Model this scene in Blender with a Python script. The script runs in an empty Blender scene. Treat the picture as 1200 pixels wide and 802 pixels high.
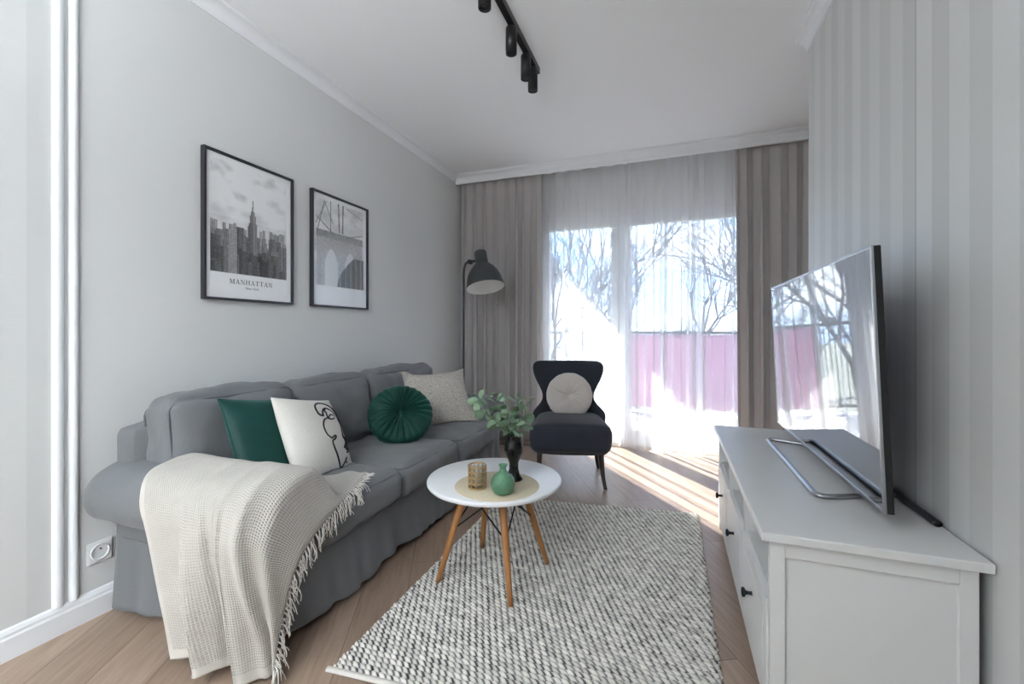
import bpy, bmesh, math, random
import numpy as np
from mathutils import Vector, Matrix, noise

R = math.radians
rng = random.Random(7)
COL = bpy.context.scene.collection

# ---------------------------------------------------------------- objects
def tag(o, label, cat, group=None, kind=None):
    o['label'] = label
    o['category'] = cat
    if group: o['group'] = group
    if kind: o['kind'] = kind
    return o

def thing(name, label, cat, loc=(0, 0, 0), rz=0.0, group=None):
    o = bpy.data.objects.new(name, None)
    o.empty_display_size = .05
    COL.objects.link(o)
    o.location = loc
    o.rotation_euler = (0, 0, rz)
    return tag(o, label, cat, group)

def copy_tree(o, parent=None):
    c = o.copy(); COL.objects.link(c)
    if parent is not None: c.parent = parent
    for ch in list(o.children): copy_tree(ch, c)
    return c

def link_mesh(name, V, F, m, parent=None, smooth=True, uv=None, col=None, world=True, vn_flags=None):
    """V (n,3), F list/array of polygons. world=True: V given in scene coordinates."""
    V = np.asarray(V, dtype=float)
    me = bpy.data.meshes.new(name)
    F = [tuple(int(i) for i in f) for f in F]
    if parent is not None and world:
        p = parent
        off = np.zeros(3)
        while p is not None:
            off += np.array(p.location); p = p.parent
        V = V - off
    me.from_pydata([tuple(v) for v in V], [], F)
    if vn_flags is not None:
        me.polygons.foreach_set('use_smooth', np.asarray(vn_flags, dtype=bool))
    else:
        me.polygons.foreach_set('use_smooth', np.full(len(F), smooth, dtype=bool))
    if uv is not None:
        lay = me.uv_layers.new(name='UVMap')
        idx = np.empty(len(me.loops), dtype=np.int32)
        me.loops.foreach_get('vertex_index', idx)
        lay.data.foreach_set('uv', np.asarray(uv, dtype=np.float32)[idx].ravel())
    if col is not None:
        ca = me.color_attributes.new('tint', 'FLOAT_COLOR', 'POINT')
        c4 = np.ones((len(V), 4), dtype=np.float32)
        c = np.asarray(col, dtype=np.float32)
        c4[:, :3] = c if c.ndim == 2 else c[:, None]
        ca.data.foreach_set('color', c4.ravel())
    ms = m if isinstance(m, (list, tuple)) else [m]
    for mm in ms: me.materials.append(mm)
    me.update()
    o = bpy.data.objects.new(name, me)
    COL.objects.link(o)
    if parent is not None: o.parent = parent
    return o

class MB:
    def __init__(s):
        s.V = []; s.F = []; s.S = []; s.n = 0
    def add(s, V, F, smooth=True):
        V = np.asarray(V, dtype=float)
        s.V.append(V)
        for f in F:
            s.F.append(tuple(int(i) + s.n for i in f)); s.S.append(smooth)
        s.n += len(V)
        return s
    def box(s, lo, hi, M=None):
        x0, y0, z0 = lo; x1, y1, z1 = hi
        V = np.array([(x0,y0,z0),(x1,y0,z0),(x1,y1,z0),(x0,y1,z0),(x0,y0,z1),(x1,y0,z1),(x1,y1,z1),(x0,y1,z1)], float)
        if M is not None: V = tf(M, V)
        return s.add(V, [(0,3,2,1),(4,5,6,7),(0,1,5,4),(1,2,6,5),(2,3,7,6),(3,0,4,7)], False)
    def tube(s, P, r, seg=10, closed=False, caps=True, M=None):
        V, F = tube_geo(P, r, seg, closed, caps)
        if M is not None: V = tf(M, V)
        return s.add(V, F)
    def lathe(s, prof, seg=32, c=(0, 0, 0), M=None, smooth=True):
        V, F = lathe_geo(prof, seg)
        if M is not None: V = tf(M, V)
        return s.add(V + np.array(c), F, smooth)
    def prism(s, poly, axis, a, b):
        """2-D outline swept along an axis between a and b"""
        n = len(poly); V = []
        for t in (a, b):
            for (p, q) in poly:
                V.append({'x': (t, p, q), 'y': (p, t, q), 'z': (p, q, t)}[axis])
        F = [(i, (i+1) % n, n + (i+1) % n, n + i) for i in range(n)]
        F += [tuple(range(n))[::-1], tuple(range(n, 2*n))]
        return s.add(V, F, False)
    def build(s, name, m, parent=None, bevel=0, world=True, seg=2):
        o = link_mesh(name, np.concatenate(s.V), s.F, m, parent, world=world, vn_flags=s.S)
        if bevel:
            b = o.modifiers.new('edge', 'BEVEL'); b.width = bevel; b.segments = seg
            b.limit_method = 'ANGLE'; b.angle_limit = R(50); b.harden_normals = False
        return o

def tf(M, V):
    V = np.asarray(V, float)
    A = np.array(M)
    return V @ A[:3, :3].T + A[:3, 3]

def tube_geo(P, r, seg=10, closed=False, caps=True):
    P = np.asarray(P, float); n = len(P)
    r = np.full(n, r) if np.isscalar(r) else np.asarray(r, float)
    if closed:
        T = np.roll(P, -1, 0) - np.roll(P, 1, 0)
    else:
        T = np.gradient(P, axis=0)
    T /= np.maximum(np.linalg.norm(T, axis=1, keepdims=True), 1e-9)
    up = np.array([0, 0, 1.]) if abs(T[0, 2]) < .9 else np.array([1., 0, 0])
    N = np.cross(T[0], up); N /= np.linalg.norm(N)
    a = np.linspace(0, 2*math.pi, seg, endpoint=False)
    V = []
    for i in range(n):
        N = N - T[i] * N.dot(T[i]); N /= max(np.linalg.norm(N), 1e-9)
        B = np.cross(T[i], N)
        V.append(P[i] + r[i] * (np.outer(np.cos(a), N) + np.outer(np.sin(a), B)))
    V = np.concatenate(V)
    F = []
    for i in range(n if closed else n - 1):
        j = (i + 1) % n
        for k in range(seg):
            l = (k + 1) % seg
            F.append((i*seg+k, i*seg+l, j*seg+l, j*seg+k))
    if caps and not closed:
        F.append(tuple(range(seg))[::-1]); F.append(tuple(range((n-1)*seg, n*seg)))
    return V, F

def lathe_geo(prof, seg=32):
    prof = np.asarray(prof, float); n = len(prof)
    a = np.linspace(0, 2*math.pi, seg, endpoint=False)
    V = np.zeros((n, seg, 3))
    V[:, :, 0] = prof[:, 0:1] * np.cos(a); V[:, :, 1] = prof[:, 0:1] * np.sin(a); V[:, :, 2] = prof[:, 1:2]
    F = []
    for i in range(n-1):
        for k in range(seg):
            l = (k+1) % seg
            F.append((i*seg+k, i*seg+l, (i+1)*seg+l, (i+1)*seg+k))
    return V.reshape(-1, 3), F

def grid_faces(nu, nv, cu=False, cv=False):
    F = []
    for i in range(nu if cu else nu-1):
        for j in range(nv if cv else nv-1):
            i2 = (i+1) % nu; j2 = (j+1) % nv
            F.append((i*nv+j, i2*nv+j, i2*nv+j2, i*nv+j2))
    return F

def spline(P, n, closed=False):
    """Catmull-Rom through the points"""
    P = np.asarray(P, float)
    if closed: Q = np.concatenate([P[-1:], P, P[:2]])
    else: Q = np.concatenate([2*P[:1]-P[1:2], P, 2*P[-1:]-P[-2:-1]])
    m = len(Q) - 3
    t = np.linspace(0, m, n, endpoint=not closed)
    i = np.minimum(t.astype(int), m-1); f = (t-i)[:, None]
    a, b, c, d = Q[i], Q[i+1], Q[i+2], Q[i+3]
    return .5*((2*b) + (c-a)*f + (2*a-5*b+4*c-d)*f*f + (3*b-a-3*c+d)*f**3)

def net(G, nu, nv):
    """smooth surface through a control grid G[u][v]"""
    G = np.asarray(G, float)
    A = np.stack([spline(G[:, j], nu) for j in range(G.shape[1])], 1)
    return np.stack([spline(A[i], nv) for i in range(nu)], 0)

def nz(V, scale, amp, seed=0.0):
    V = np.asarray(V, float)
    return np.array([noise.noise(Vector((p[0]*scale+seed, p[1]*scale-seed, p[2]*scale+seed*.5))) for p in V]) * amp

def rbox(hx, hy, hz, r, n=26, crown=(0, 0, 0), wr=0.0, wscale=9, seed=0.0):
    """soft box: cube surface rounded with radius r, bulged per axis, lightly wrinkled"""
    t = np.linspace(-1, 1, n)
    Vs = []; Fs = []; off = 0
    for ax in range(3):
        for sg in (-1, 1):
            A, B = np.meshgrid(t, t, indexing='ij')
            P = np.zeros((n*n, 3))
            P[:, ax] = sg; P[:, (ax+1) % 3] = A.ravel(); P[:, (ax+2) % 3] = B.ravel()
            Vs.append(P)
            f = np.array(grid_faces(n, n)) + off
            if sg < 0: f = f[:, ::-1]
            Fs.append(f); off += n*n
    P = np.concatenate(Vs); F = np.concatenate(Fs)
    key = np.round(P*10000).astype(int)
    _, first, inv = np.unique(key, axis=0, return_index=True, return_inverse=True)
    inv = inv.ravel()
    P = P[first]; F = inv[F]
    h = np.array([hx, hy, hz])
    Q = P * h
    inner = np.clip(Q, -(h-r), h-r)
    D = Q - inner
    L = np.linalg.norm(D, axis=1, keepdims=True)
    Dn = D / np.maximum(L, 1e-9)
    V = inner + Dn * r
    for ax in range(3):
        if crown[ax]:
            o1, o2 = (ax+1) % 3, (ax+2) % 3
            w = (1-P[:, o1]**2) * (1-P[:, o2]**2)
            V[:, ax] += np.sign(P[:, ax]) * (np.abs(P[:, ax]) > .999) * crown[ax] * w**.7
    if wr:
        V += Dn * nz(V, wscale, wr, seed)[:, None] + Dn * nz(V, wscale*2.7, wr*.35, seed+5)[:, None]
    return V, F

def rrect(hx, hy, r, n=8):
    P = []
    for cx, cy, a0 in ((hx-r, hy-r, 0), (-hx+r, hy-r, 90), (-hx+r, -hy+r, 180), (hx-r, -hy+r, 270)):
        for k in range(n+1):
            a = R(a0 + 90*k/n); P.append((cx + r*math.cos(a), cy + r*math.sin(a)))
    return P

# ---------------------------------------------------------------- materials
def lin(c):
    return tuple((x/255/12.92 if x/255 <= .04045 else ((x/255+.055)/1.055)**2.4) for x in c)

class NT:
    def __init__(s, name):
        s.m = bpy.data.materials.new(name); s.m.use_nodes = True
        s.t = s.m.node_tree; s.b = s.t.nodes['Principled BSDF']; s.out = s.t.nodes['Material Output']
    def n(s, typ, **k):
        nd = s.t.nodes.new(typ)
        for a, v in k.items():
            if a.startswith('i_'):
                key = a[2:]; key = int(key) if key.isdigit() else key.replace('_', ' ')
                s.put(nd.inputs[key], v)
            else: setattr(nd, a, v)
        return nd
    def put(s, sock, v):
        if hasattr(v, 'is_output') or isinstance(v, bpy.types.NodeSocket): s.t.links.new(v, sock)
        else:
            if sock.type == 'RGBA' and len(v) == 3: v = (*v, 1)
            sock.default_value = v
    def set(s, **k):
        for a, v in k.items(): s.put(s.b.inputs[a.replace('_', ' ')], v)
        return s
    def math(s, op, a, b=0.0, c=0.0):
        nd = s.n('ShaderNodeMath', operation=op)
        s.put(nd.inputs[0], a); s.put(nd.inputs[1], b); s.put(nd.inputs[2], c)
        return nd.outputs[0]
    def mix(s, f, a, b, blend='MIX'):
        nd = s.n('ShaderNodeMix', data_type='RGBA', blend_type=blend)
        s.put(nd.inputs[0], f); s.put(nd.inputs[6], a); s.put(nd.inputs[7], b)
        return nd.outputs[2]
    def coord(s, w='Object'):
        return s.n('ShaderNodeTexCoord').outputs[w]
    def mapping(s, v, scale=(1, 1, 1), rot=(0, 0, 0), loc=(0, 0, 0)):
        nd = s.n('ShaderNodeMapping'); s.put(nd.inputs[0], v)
        nd.inputs['Scale'].default_value = scale; nd.inputs['Rotation'].default_value = rot; nd.inputs['Location'].default_value = loc
        return nd.outputs[0]
    def noise(s, v, scale, detail=3, rough=.55):
        nd = s.n('ShaderNodeTexNoise'); s.put(nd.inputs['Vector'], v)
        nd.inputs['Scale'].default_value = scale; nd.inputs['Detail'].default_value = detail; nd.inputs['Roughness'].default_value = rough
        return nd.outputs['Fac']
    def ramp(s, f, *stops, interp='LINEAR'):
        nd = s.n('ShaderNodeValToRGB'); s.put(nd.inputs[0], f)
        e = nd.color_ramp.elements; nd.color_ramp.interpolation = interp
        while len(e) < len(stops): e.new(.5)
        for i, (p, c) in enumerate(stops):
            e[i].position = p; e[i].color = (*c, 1) if len(c) == 3 else c
        return nd.outputs[0]
    def bump(s, h, strength=.3, dist=.01):
        nd = s.n('ShaderNodeBump'); s.put(nd.inputs['Height'], h)
        nd.inputs['Strength'].default_value = strength; nd.inputs['Distance'].default_value = dist
        s.put(s.b.inputs['Normal'], nd.outputs[0])
        return s

def plain(name, c, rough=.5, metal=0.0, var=.04, nscale=12, bump=0.0, bscale=200, **k):
    t = NT(name); co = t.coord()
    c = lin(c)
    if var:
        f = t.noise(co, nscale)
        t.set(Base_Color=t.mix(f, tuple(x*(1-var) for x in c), tuple(min(1, x*(1+var)) for x in c)))
    else: t.set(Base_Color=c)
    t.set(Roughness=rough, Metallic=metal, **k)
    if bump: t.bump(t.noise(co, bscale, 2), bump, .002)
    return t.m

def fabric(name, c, weave=900, var=.10, bump=.25, sheen=.15, rough=.9, nscale=7, fine=.12):
    t = NT(name); co = t.coord(); c = lin(c)
    f = t.noise(co, nscale, 4)
    g = t.noise(co, weave*.35, 2)
    a = t.mix(f, tuple(x*(1-var) for x in c), tuple(min(1, x*(1+var)) for x in c))
    b = t.mix(t.math('MULTIPLY', g, 1.0), (1-fine,)*3, (1+fine,)*3)
    t.set(Base_Color=t.mix(1.0, a, b, 'MULTIPLY'), Roughness=rough, Sheen_Weight=sheen, Sheen_Roughness=.5)
    t.b.inputs['Specular IOR Level'].default_value = .2
    t.bump(t.noise(co, weave, 1), bump, .0012)
    return t.m

M = {}
M['paint_wall'] = plain('grey_wall_paint', (216, 217, 217), .85, var=.012, nscale=3, bump=.05, bscale=350)
M['paint_ceiling'] = plain('white_ceiling_paint', (243, 244, 246), .9, var=.008, nscale=2)
M['trim_white'] = plain('white_trim_paint', (232, 234, 237), .45, var=.01)
M['lacquer'] = plain('white_lacquer', (226, 226, 225), .38, var=.012, nscale=4, bump=.03, bscale=160)
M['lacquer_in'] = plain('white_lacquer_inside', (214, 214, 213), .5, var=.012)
M['black_metal'] = plain('black_metal', (22, 23, 25), .38, var=.05)
M['black_knob'] = plain('black_knob_metal', (24, 24, 26), .35, .3, var=.05)
M['silver'] = plain('brushed_silver', (176, 178, 182), .28, 1.0, var=.04, nscale=60)
M['grey_metal'] = plain('dark_grey_lamp_metal', (62, 67, 68), .42, .25, var=.04)
M['lamp_white'] = plain('white_lamp_inside', (235, 235, 232), .5, var=.01)
M['sofa'] = fabric('grey_cotton', (114, 116, 119), 700, .08, .22)
M['sofa_pipe'] = fabric('grey_piping', (98, 100, 105), 700, .06, .15)
M['navy'] = fabric('black_blue_upholstery', (47, 51, 60), 800, .10, .22, .18)
M['dark_wood'] = plain('black_brown_wood', (58, 50, 46), .45, var=.15, nscale=25)
M['green_velvet'] = None
M['table_white'] = plain('white_tabletop_lacquer', (236, 237, 239), .3, var=.008)
M['rod'] = plain('black_wire', (26, 26, 28), .45, .3, var=.05)
M['cord'] = plain('black_rubber_cord', (24, 24, 25), .55, var=.05)
M['gold'] = plain('antique_gold_wire', (196, 166, 120), .38, .6, var=.14, nscale=70)
M['art_frame'] = plain('charcoal_frame', (38, 41, 46), .4, var=.05)
M['plastic_white'] = plain('white_socket_plastic', (226, 227, 228), .4, var=.01)
M['hole'] = plain('dark_socket_holes', (35, 35, 37), .6, var=.02)
M['pvc'] = plain('white_window_profile', (228, 231, 234), .35, var=.01)
M['ink'] = plain('dark_print_ink', (48, 50, 55), .7, var=.05)
M['embroidery'] = plain('black_embroidery_thread', (24, 24, 27), .8, var=.1, nscale=300)
M['beige_velvet'] = fabric('light_beige_velvet', (196, 189, 183), 900, .06, .15, .4)
M['white_linen'] = fabric('off_white_linen', (218, 214, 206), 500, .05, .3, .1)
M['yarn'] = fabric('cream_yarn', (214, 209, 202), 600, .06, .3, .15)

def velvet(name, c, c2):
    t = NT(name); co = t.coord()
    f = t.noise(co, 9, 3)
    t.set(Base_Color=t.mix(f, lin(c), lin(c2)), Roughness=.55, Sheen_Weight=.5, Sheen_Roughness=.35, Sheen_Tint=lin((120, 190, 180)))
    t.b.inputs['Specular IOR Level'].default_value = .25
    t.bump(t.noise(co, 700, 1), .12, .001)
    return t.m
M['green_velvet'] = velvet('bottle_green_velvet', (14, 50, 46), (26, 74, 68))
M['green_pleat'] = velvet('deep_green_velvet', (11, 50, 42), (16, 68, 57))

def boucle():
    t = NT('beige_boucle'); co = t.coord()
    f = t.noise(co, 95, 3, .7)
    t.set(Base_Color=t.ramp(f, (.3, lin((150, 142, 132))), (.5, lin((190, 184, 175))), (.75, lin((214, 209, 202)))), Roughness=.95)
    t.bump(f, .8, .006)
    return t.m
M['boucle'] = boucle()

def oak_floor():
    t = NT('oak_planks'); co = t.coord()
    v = t.mapping(co, (1, 1, 1), (0, 0, R(-118)))
    b = t.n('ShaderNodeTexBrick', offset=.43, squash=1)
    t.put(b.inputs['Vector'], v)
    for k, x in {'Scale': 1.0, 'Mortar Size': .0013, 'Mortar Smooth': .3, 'Bias': 0, 'Brick Width': 1.35, 'Row Height': .19}.items():
        b.inputs[k].default_value = x
    b.inputs['Color1'].default_value = (0, 0, 0, 1); b.inputs['Color2'].default_value = (1, 1, 1, 1); b.inputs['Mortar'].default_value = (.5, .5, .5, 1)
    g1 = t.noise(t.mapping(v, (2.2, 26, 1)), 2.2, 5, .62)
    g2 = t.noise(t.mapping(v, (5, 120, 1)), 1.5, 3, .6)
    tone = t.mix(b.outputs['Color'], lin((154, 133, 117)), lin((173, 152, 136)))
    grain = t.mix(t.ramp(g1, (.32, (0, 0, 0)), (.68, (1, 1, 1))), (.80, .76, .72), (1.08, 1.08, 1.08))
    tone = t.mix(1.0, tone, grain, 'MULTIPLY')
    fine = t.mix(g2, (.90, .89, .88), (1.08, 1.08, 1.08))
    tone = t.mix(1.0, tone, fine, 'MULTIPLY')
    seam = t.mix(b.outputs['Fac'], tone, lin((92, 74, 60)))
    t.set(Base_Color=seam, Roughness=t.math('MULTIPLY_ADD', g1, .16, .30))
    t.bump(t.math('SUBTRACT', t.math('MULTIPLY', g2, .3), b.outputs['Fac']), .18, .002)
    return t.m
M['floor'] = oak_floor()

def wallpaper():
    """satin wallpaper with vertical stripes of different widths"""
    t = NT('striped_wallpaper'); co = t.coord()
    s = t.n('ShaderNodeSeparateXYZ'); t.put(s.inputs[0], co)
    y = s.outputs['Y']
    idx = t.math('FLOOR', t.math('DIVIDE', t.math('ADD', y, .01), .0843))
    wn = t.n('ShaderNodeTexWhiteNoise', noise_dimensions='1D'); t.put(wn.inputs['W'], idx)
    par = t.math('MODULO', t.math('ABSOLUTE', idx), 2.0)
    tone = t.math('ADD', t.math('MULTIPLY', par, .55), t.math('MULTIPLY', wn.outputs['Value'], .45))
    thr = t.noise(t.mapping(co, (60, 6, 240)), 2.0, 3, .7)
    c = t.mix(tone, lin((203, 204, 203)), lin((218, 219, 218)))
    c = t.mix(1.0, c, t.mix(thr, (.95,)*3, (1.04,)*3), 'MULTIPLY')
    seam = t.math('LESS_THAN', t.math('ABSOLUTE', t.math('SUBTRACT', y, 1.681)), .0013)
    c = t.mix(seam, c, lin((120, 122, 126)))
    t.set(Base_Color=c, Roughness=t.math('SUBTRACT', .52, t.math('MULTIPLY', tone, .12)))
    t.b.inputs['Specular IOR Level'].default_value = .55
    t.bump(thr, .22, .002)
    return t.m
M['wallpaper'] = wallpaper()

def cloth_sheet(name, c, transp, transl=.5, stripes=0):
    """woven sheet: some light passes straight through the weave, some is scattered"""
    t = NT(name)
    co = t.coord()
    f = t.noise(t.mapping(co, (60, 60, 4)), 6, 3)
    col = t.mix(f, tuple(x*.94 for x in lin(c)), tuple(min(1, x*1.05) for x in lin(c)))
    d = t.n('ShaderNodeBsdfDiffuse'); t.put(d.inputs[0], col)
    tl = t.n('ShaderNodeBsdfTranslucent'); t.put(tl.inputs[0], col)
    m1 = t.n('ShaderNodeMixShader'); m1.inputs[0].default_value = transl
    t.put(m1.inputs[1], d.outputs[0]); t.put(m1.inputs[2], tl.outputs[0])
    last = m1.outputs[0]
    if transp > 0:
        tr = t.n('ShaderNodeBsdfTransparent')
        m2 = t.n('ShaderNodeMixShader'); m2.inputs[0].default_value = transp
        t.put(m2.inputs[1], last); t.put(m2.inputs[2], tr.outputs[0]); last = m2.outputs[0]
    t.put(t.out.inputs[0], last)
    return t.m
M['sheer'] = cloth_sheet('white_voile', (250, 250, 252), .55, .17)
M['drape'] = cloth_sheet('grey_drape_cloth', (196, 191, 190), 0, .14)

def glass(name, tint, refl=1.0, rough=0.0):
    t = NT(name)
    tr = t.n('ShaderNodeBsdfTransparent'); t.put(tr.inputs[0], tint)
    gl = t.n('ShaderNodeBsdfGlossy'); gl.inputs['Roughness'].default_value = rough
    lw = t.n('ShaderNodeLayerWeight'); lw.inputs['Blend'].default_value = .5      # Schlick's reflectance, the same on both faces of the pane
    fr = t.math('MULTIPLY_ADD', t.math('POWER', lw.outputs['Facing'], 5.0), .96, .04)
    mx = t.n('ShaderNodeMixShader'); t.put(mx.inputs[0], t.math('MULTIPLY', fr, refl))
    t.put(mx.inputs[1], tr.outputs[0]); t.put(mx.inputs[2], gl.outputs[0])
    t.put(t.out.inputs[0], mx.outputs[0])
    return t.m
M['pane'] = glass('window_glass', (.95, .97, .97))
M['picture_glass'] = glass('picture_glass', (.995, .995, .995), .5)
M['clear_cup'] = glass('clear_cup_glass', (.93, .93, .91))

def tinted_glass(name, c, rough=.05, bump=0, trans=1.0):
    t = NT(name); co = t.coord()
    t.set(Base_Color=lin(c), Roughness=rough, Transmission_Weight=trans, IOR=1.45)
    if bump:
        v = t.n('ShaderNodeTexVoronoi'); v.inputs['Scale'].default_value = 120; t.put(v.inputs['Vector'], co)
        t.bump(v.outputs['Distance'], bump, .004)
    return t.m
def bottle_glass():
    t = NT('bubbled_green_glass'); co = t.coord()
    v = t.n('ShaderNodeTexVoronoi'); v.inputs['Scale'].default_value = 110; t.put(v.inputs['Vector'], co)
    bp = t.n('ShaderNodeBump'); t.put(bp.inputs['Height'], v.outputs['Distance']); bp.inputs['Strength'].default_value = .8; bp.inputs['Distance'].default_value = .004
    tr = t.n('ShaderNodeBsdfTransparent'); t.put(tr.inputs[0], (.50, .80, .62, 1))
    df = t.n('ShaderNodeBsdfDiffuse'); t.put(df.inputs[0], (.20, .44, .28, 1)); t.put(df.inputs['Normal'], bp.outputs[0])
    gl = t.n('ShaderNodeBsdfGlossy'); gl.inputs['Roughness'].default_value = .06; t.put(gl.inputs['Normal'], bp.outputs[0])
    m1 = t.n('ShaderNodeMixShader'); m1.inputs[0].default_value = .42; t.put(m1.inputs[1], tr.outputs[0]); t.put(m1.inputs[2], df.outputs[0])
    lw = t.n('ShaderNodeLayerWeight'); lw.inputs['Blend'].default_value = .5; t.put(lw.inputs['Normal'], bp.outputs[0])
    m2 = t.n('ShaderNodeMixShader'); t.put(m2.inputs[0], t.math('MULTIPLY_ADD', t.math('POWER', lw.outputs['Facing'], 4.0), .8, .05)); t.put(m2.inputs[1], m1.outputs[0]); t.put(m2.inputs[2], gl.outputs[0])
    t.put(t.out.inputs[0], m2.outputs[0])
    return t.m
M['green_glass'] = bottle_glass()
M['smoke_glass'] = tinted_glass('black_glass', (18, 20, 22), .06, 0, .3)

def oak_leg():
    t = NT('honey_beech'); co = t.coord()
    g = t.noise(t.mapping(co, (90, 90, 6)), 1.5, 4)
    t.set(Base_Color=t.mix(g, lin((150, 98, 55)), lin((190, 136, 84))), Roughness=.42)
    return t.m
M['beech'] = oak_leg()

def straw():
    t = NT('woven_straw'); co = t.coord()
    s = t.n('ShaderNodeSeparateXYZ'); t.put(s.inputs[0], co)
    r = t.math('SQRT', t.math('ADD', t.math('POWER', s.outputs[0], 2), t.math('POWER', s.outputs[1], 2)))
    w = t.math('SINE', t.math('MULTIPLY', r, 1500))
    f = t.noise(co, 160, 3)
    h = t.math('MULTIPLY_ADD', w, .5, .5)
    t.set(Base_Color=t.mix(f, lin((196, 182, 152)), lin((224, 213, 188))), Roughness=.8)
    t.bump(h, .4, .0015)
    return t.m
M['straw'] = straw()

def leaf():
    t = NT('eucalyptus_leaf'); co = t.coord()
    f = t.noise(co, 22, 2)
    t.set(Base_Color=t.mix(f, lin((92, 124, 96)), lin((148, 172, 146))), Roughness=.5, Subsurface_Weight=0)
    return t.m
M['leaf'] = leaf()
M['stem'] = plain('eucalyptus_stem', (92, 96, 76), .6, var=.1)

def waffle():
    """waffle weave: open holes at the middle of each cell"""
    t = NT('waffle_weave_throw')
    uv = t.coord('UV')
    s = t.n('ShaderNodeSeparateXYZ'); t.put(s.inputs[0], uv)
    cell = .0082
    def tri(x):
        return t.math('ABSOLUTE', t.math('SINE', t.math('MULTIPLY', x, math.pi/cell)))
    u = tri(s.outputs[0]); v = tri(s.outputs[1])
    pit = t.math('MULTIPLY', u, v)
    co = t.coord()
    f = t.noise(co, 9, 3)
    c = t.mix(f, lin((188, 182, 174)), lin((206, 201, 193)))
    edge = s.outputs[1]
    hole = t.math('GREATER_THAN', pit, .80)
    # plain woven border along the hem and the two selvedges
    inb = t.math('MULTIPLY', t.math('LESS_THAN', edge, 1.20), t.math('GREATER_THAN', s.outputs[0], .018))
    hole = t.math('MULTIPLY', hole, inb)
    t.set(Base_Color=c, Roughness=.95, Sheen_Weight=.15, Alpha=t.math('SUBTRACT', 1.0, t.math('MULTIPLY', hole, .8)))
    t.bump(t.math('SUBTRACT', 1.0, t.math('MULTIPLY', pit, inb)), .55, .004)
    return t.m
M['throw'] = waffle()

def tint_mat(name, rough=.9, bump=0):
    t = NT(name)
    a = t.n('ShaderNodeAttribute', attribute_name='tint')
    c = a.outputs['Color']
    if bump:
        co = t.coord(); f = t.noise(co, 420, 3, .7)
        c = t.mix(1.0, c, t.mix(f, (.78,)*3, (1.2,)*3), 'MULTIPLY')
        t.bump(f, bump, .003)
    t.set(Base_Color=c, Roughness=rough)
    return t.m
M['rug'] = tint_mat('wool_braid', .95, .6)
M['print'] = tint_mat('printed_paper', .6)
# ---------------------------------------------------------------- the room
XL, XR, YW, CZ = -2.10, 0.70, 4.34, 2.70
YB = -4.6                      # the flat goes on behind the camera
def struct(o, label, cat):
    return tag(o, label, cat, None, 'structure')

b = MB().box((XL-.12, YB, -.12), (1.45, YW+.02, 0))
struct(b.build('floor', M['floor']), 'light oak plank floor laid diagonally across the room', 'floor')
b = MB().box((XL-.12, YB, CZ), (1.45, YW+.3, CZ+.15))
struct(b.build('ceiling', M['paint_ceiling']), 'plain white ceiling over the room', 'ceiling')
# wall on the sofa side: plain grey paint, striped paper beyond the vertical mouldings
b = MB().box((XL-.12, .90, 0), (XL, YW+.26, CZ)); 
wl = b.build('wall_left', M['paint_wall'])
struct(wl, 'plain light grey wall behind the sofa and the two framed prints', 'wall')
b = MB().box((XL-.12, YB, 0), (XL, .90, CZ))
struct(b.build('wall_left_papered', M['wallpaper']), 'papered stretch of wall beside the vertical white mouldings', 'wall')
b = MB().box((XR, YB, 0), (XR+.12, 2.80, CZ))
struct(b.build('wall_right', M['wallpaper']), 'wall with pale silvery striped wallpaper behind the television', 'wall')
b = MB().box((1.30, 2.80, 0), (1.42, YW+.26, CZ)).box((XR+.12, 2.68, 0), (1.42, 2.80, CZ))
struct(b.build('wall_recess', M['paint_wall']), 'wall of the recess beside the dark curtain at the window end', 'wall')
# window wall with one wide opening down to the floor
OX0, OX1, OZ1 = -1.30, .80, 2.25
b = MB().box((XL, YW, -.1), (OX0, YW+.26, CZ)).box((OX1, YW, -.1), (1.42, YW+.26, CZ)).box((OX0, YW, OZ1), (OX1, YW+.26, CZ)).box((OX0, YW, -.1), (OX1, YW+.26, .03))
struct(b.build('wall_back', M['paint_wall']), 'wall around the wide balcony window', 'wall')

b = MB().box((XL-.12, YB-.12, 0), (XR+.12, YB, CZ))  # end wall added out of view to cut sky light from behind
struct(b.build('wall_sky_block', M['paint_wall']), 'unseen grey wall added behind the camera to keep out sky light', 'wall')

b = MB().box((-.30, -.52, 0), (XR, -.40, CZ))  # wall stub added out of view, shielding the bench end from light behind
struct(b.build('wall_light_block', M['paint_wall']), 'unseen grey wall added behind the camera to block light on the television side', 'wall')
# baseboard with a stepped top
def profile_run(name, prof, axis, a, c, label, mat='trim_white', cat='trim'):
    o = MB().prism(prof, axis, a, c).build(name, M[mat])
    return struct(o, label, cat)
bb = [(XL, 0), (XL+.016, 0), (XL+.016, .072), (XL+.013, .080), (XL+.013, .088), (XL+.007, .100), (XL, .104)]
profile_run('baseboard_left', bb, 'y', YB, YW, 'white baseboard with a stepped top along the grey wall', cat='baseboard')
bbr = [(XR, 0), (XR, .104), (XR-.007, .100), (XR-.013, .088), (XR-.013, .080), (XR-.016, .072), (XR-.016, 0)]
profile_run('baseboard_right', bbr, 'y', YB, 2.80, 'white baseboard along the striped wallpaper', cat='baseboard')
# two slim vertical mouldings
for k, (y0, y1, lab) in enumerate(((.897, .930, 'vertical white moulding next to the wallpaper edge'), (.944, .971, 'slimmer vertical white moulding next to the grey paint'))):
    w = (y1-y0); pr = []
    for j in range(9):
        a = math.pi*j/8; pr.append((XL+.003+.014*math.sin(a), (y0+y1)/2 - w/2*math.cos(a)))
    pr = [(XL, y0)] + pr + [(XL, y1)]
    o = MB().prism(pr, 'z', .104, CZ-.06).build('trim_%d' % (k+1), M['trim_white'])
    struct(o, lab, 'moulding')
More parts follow.
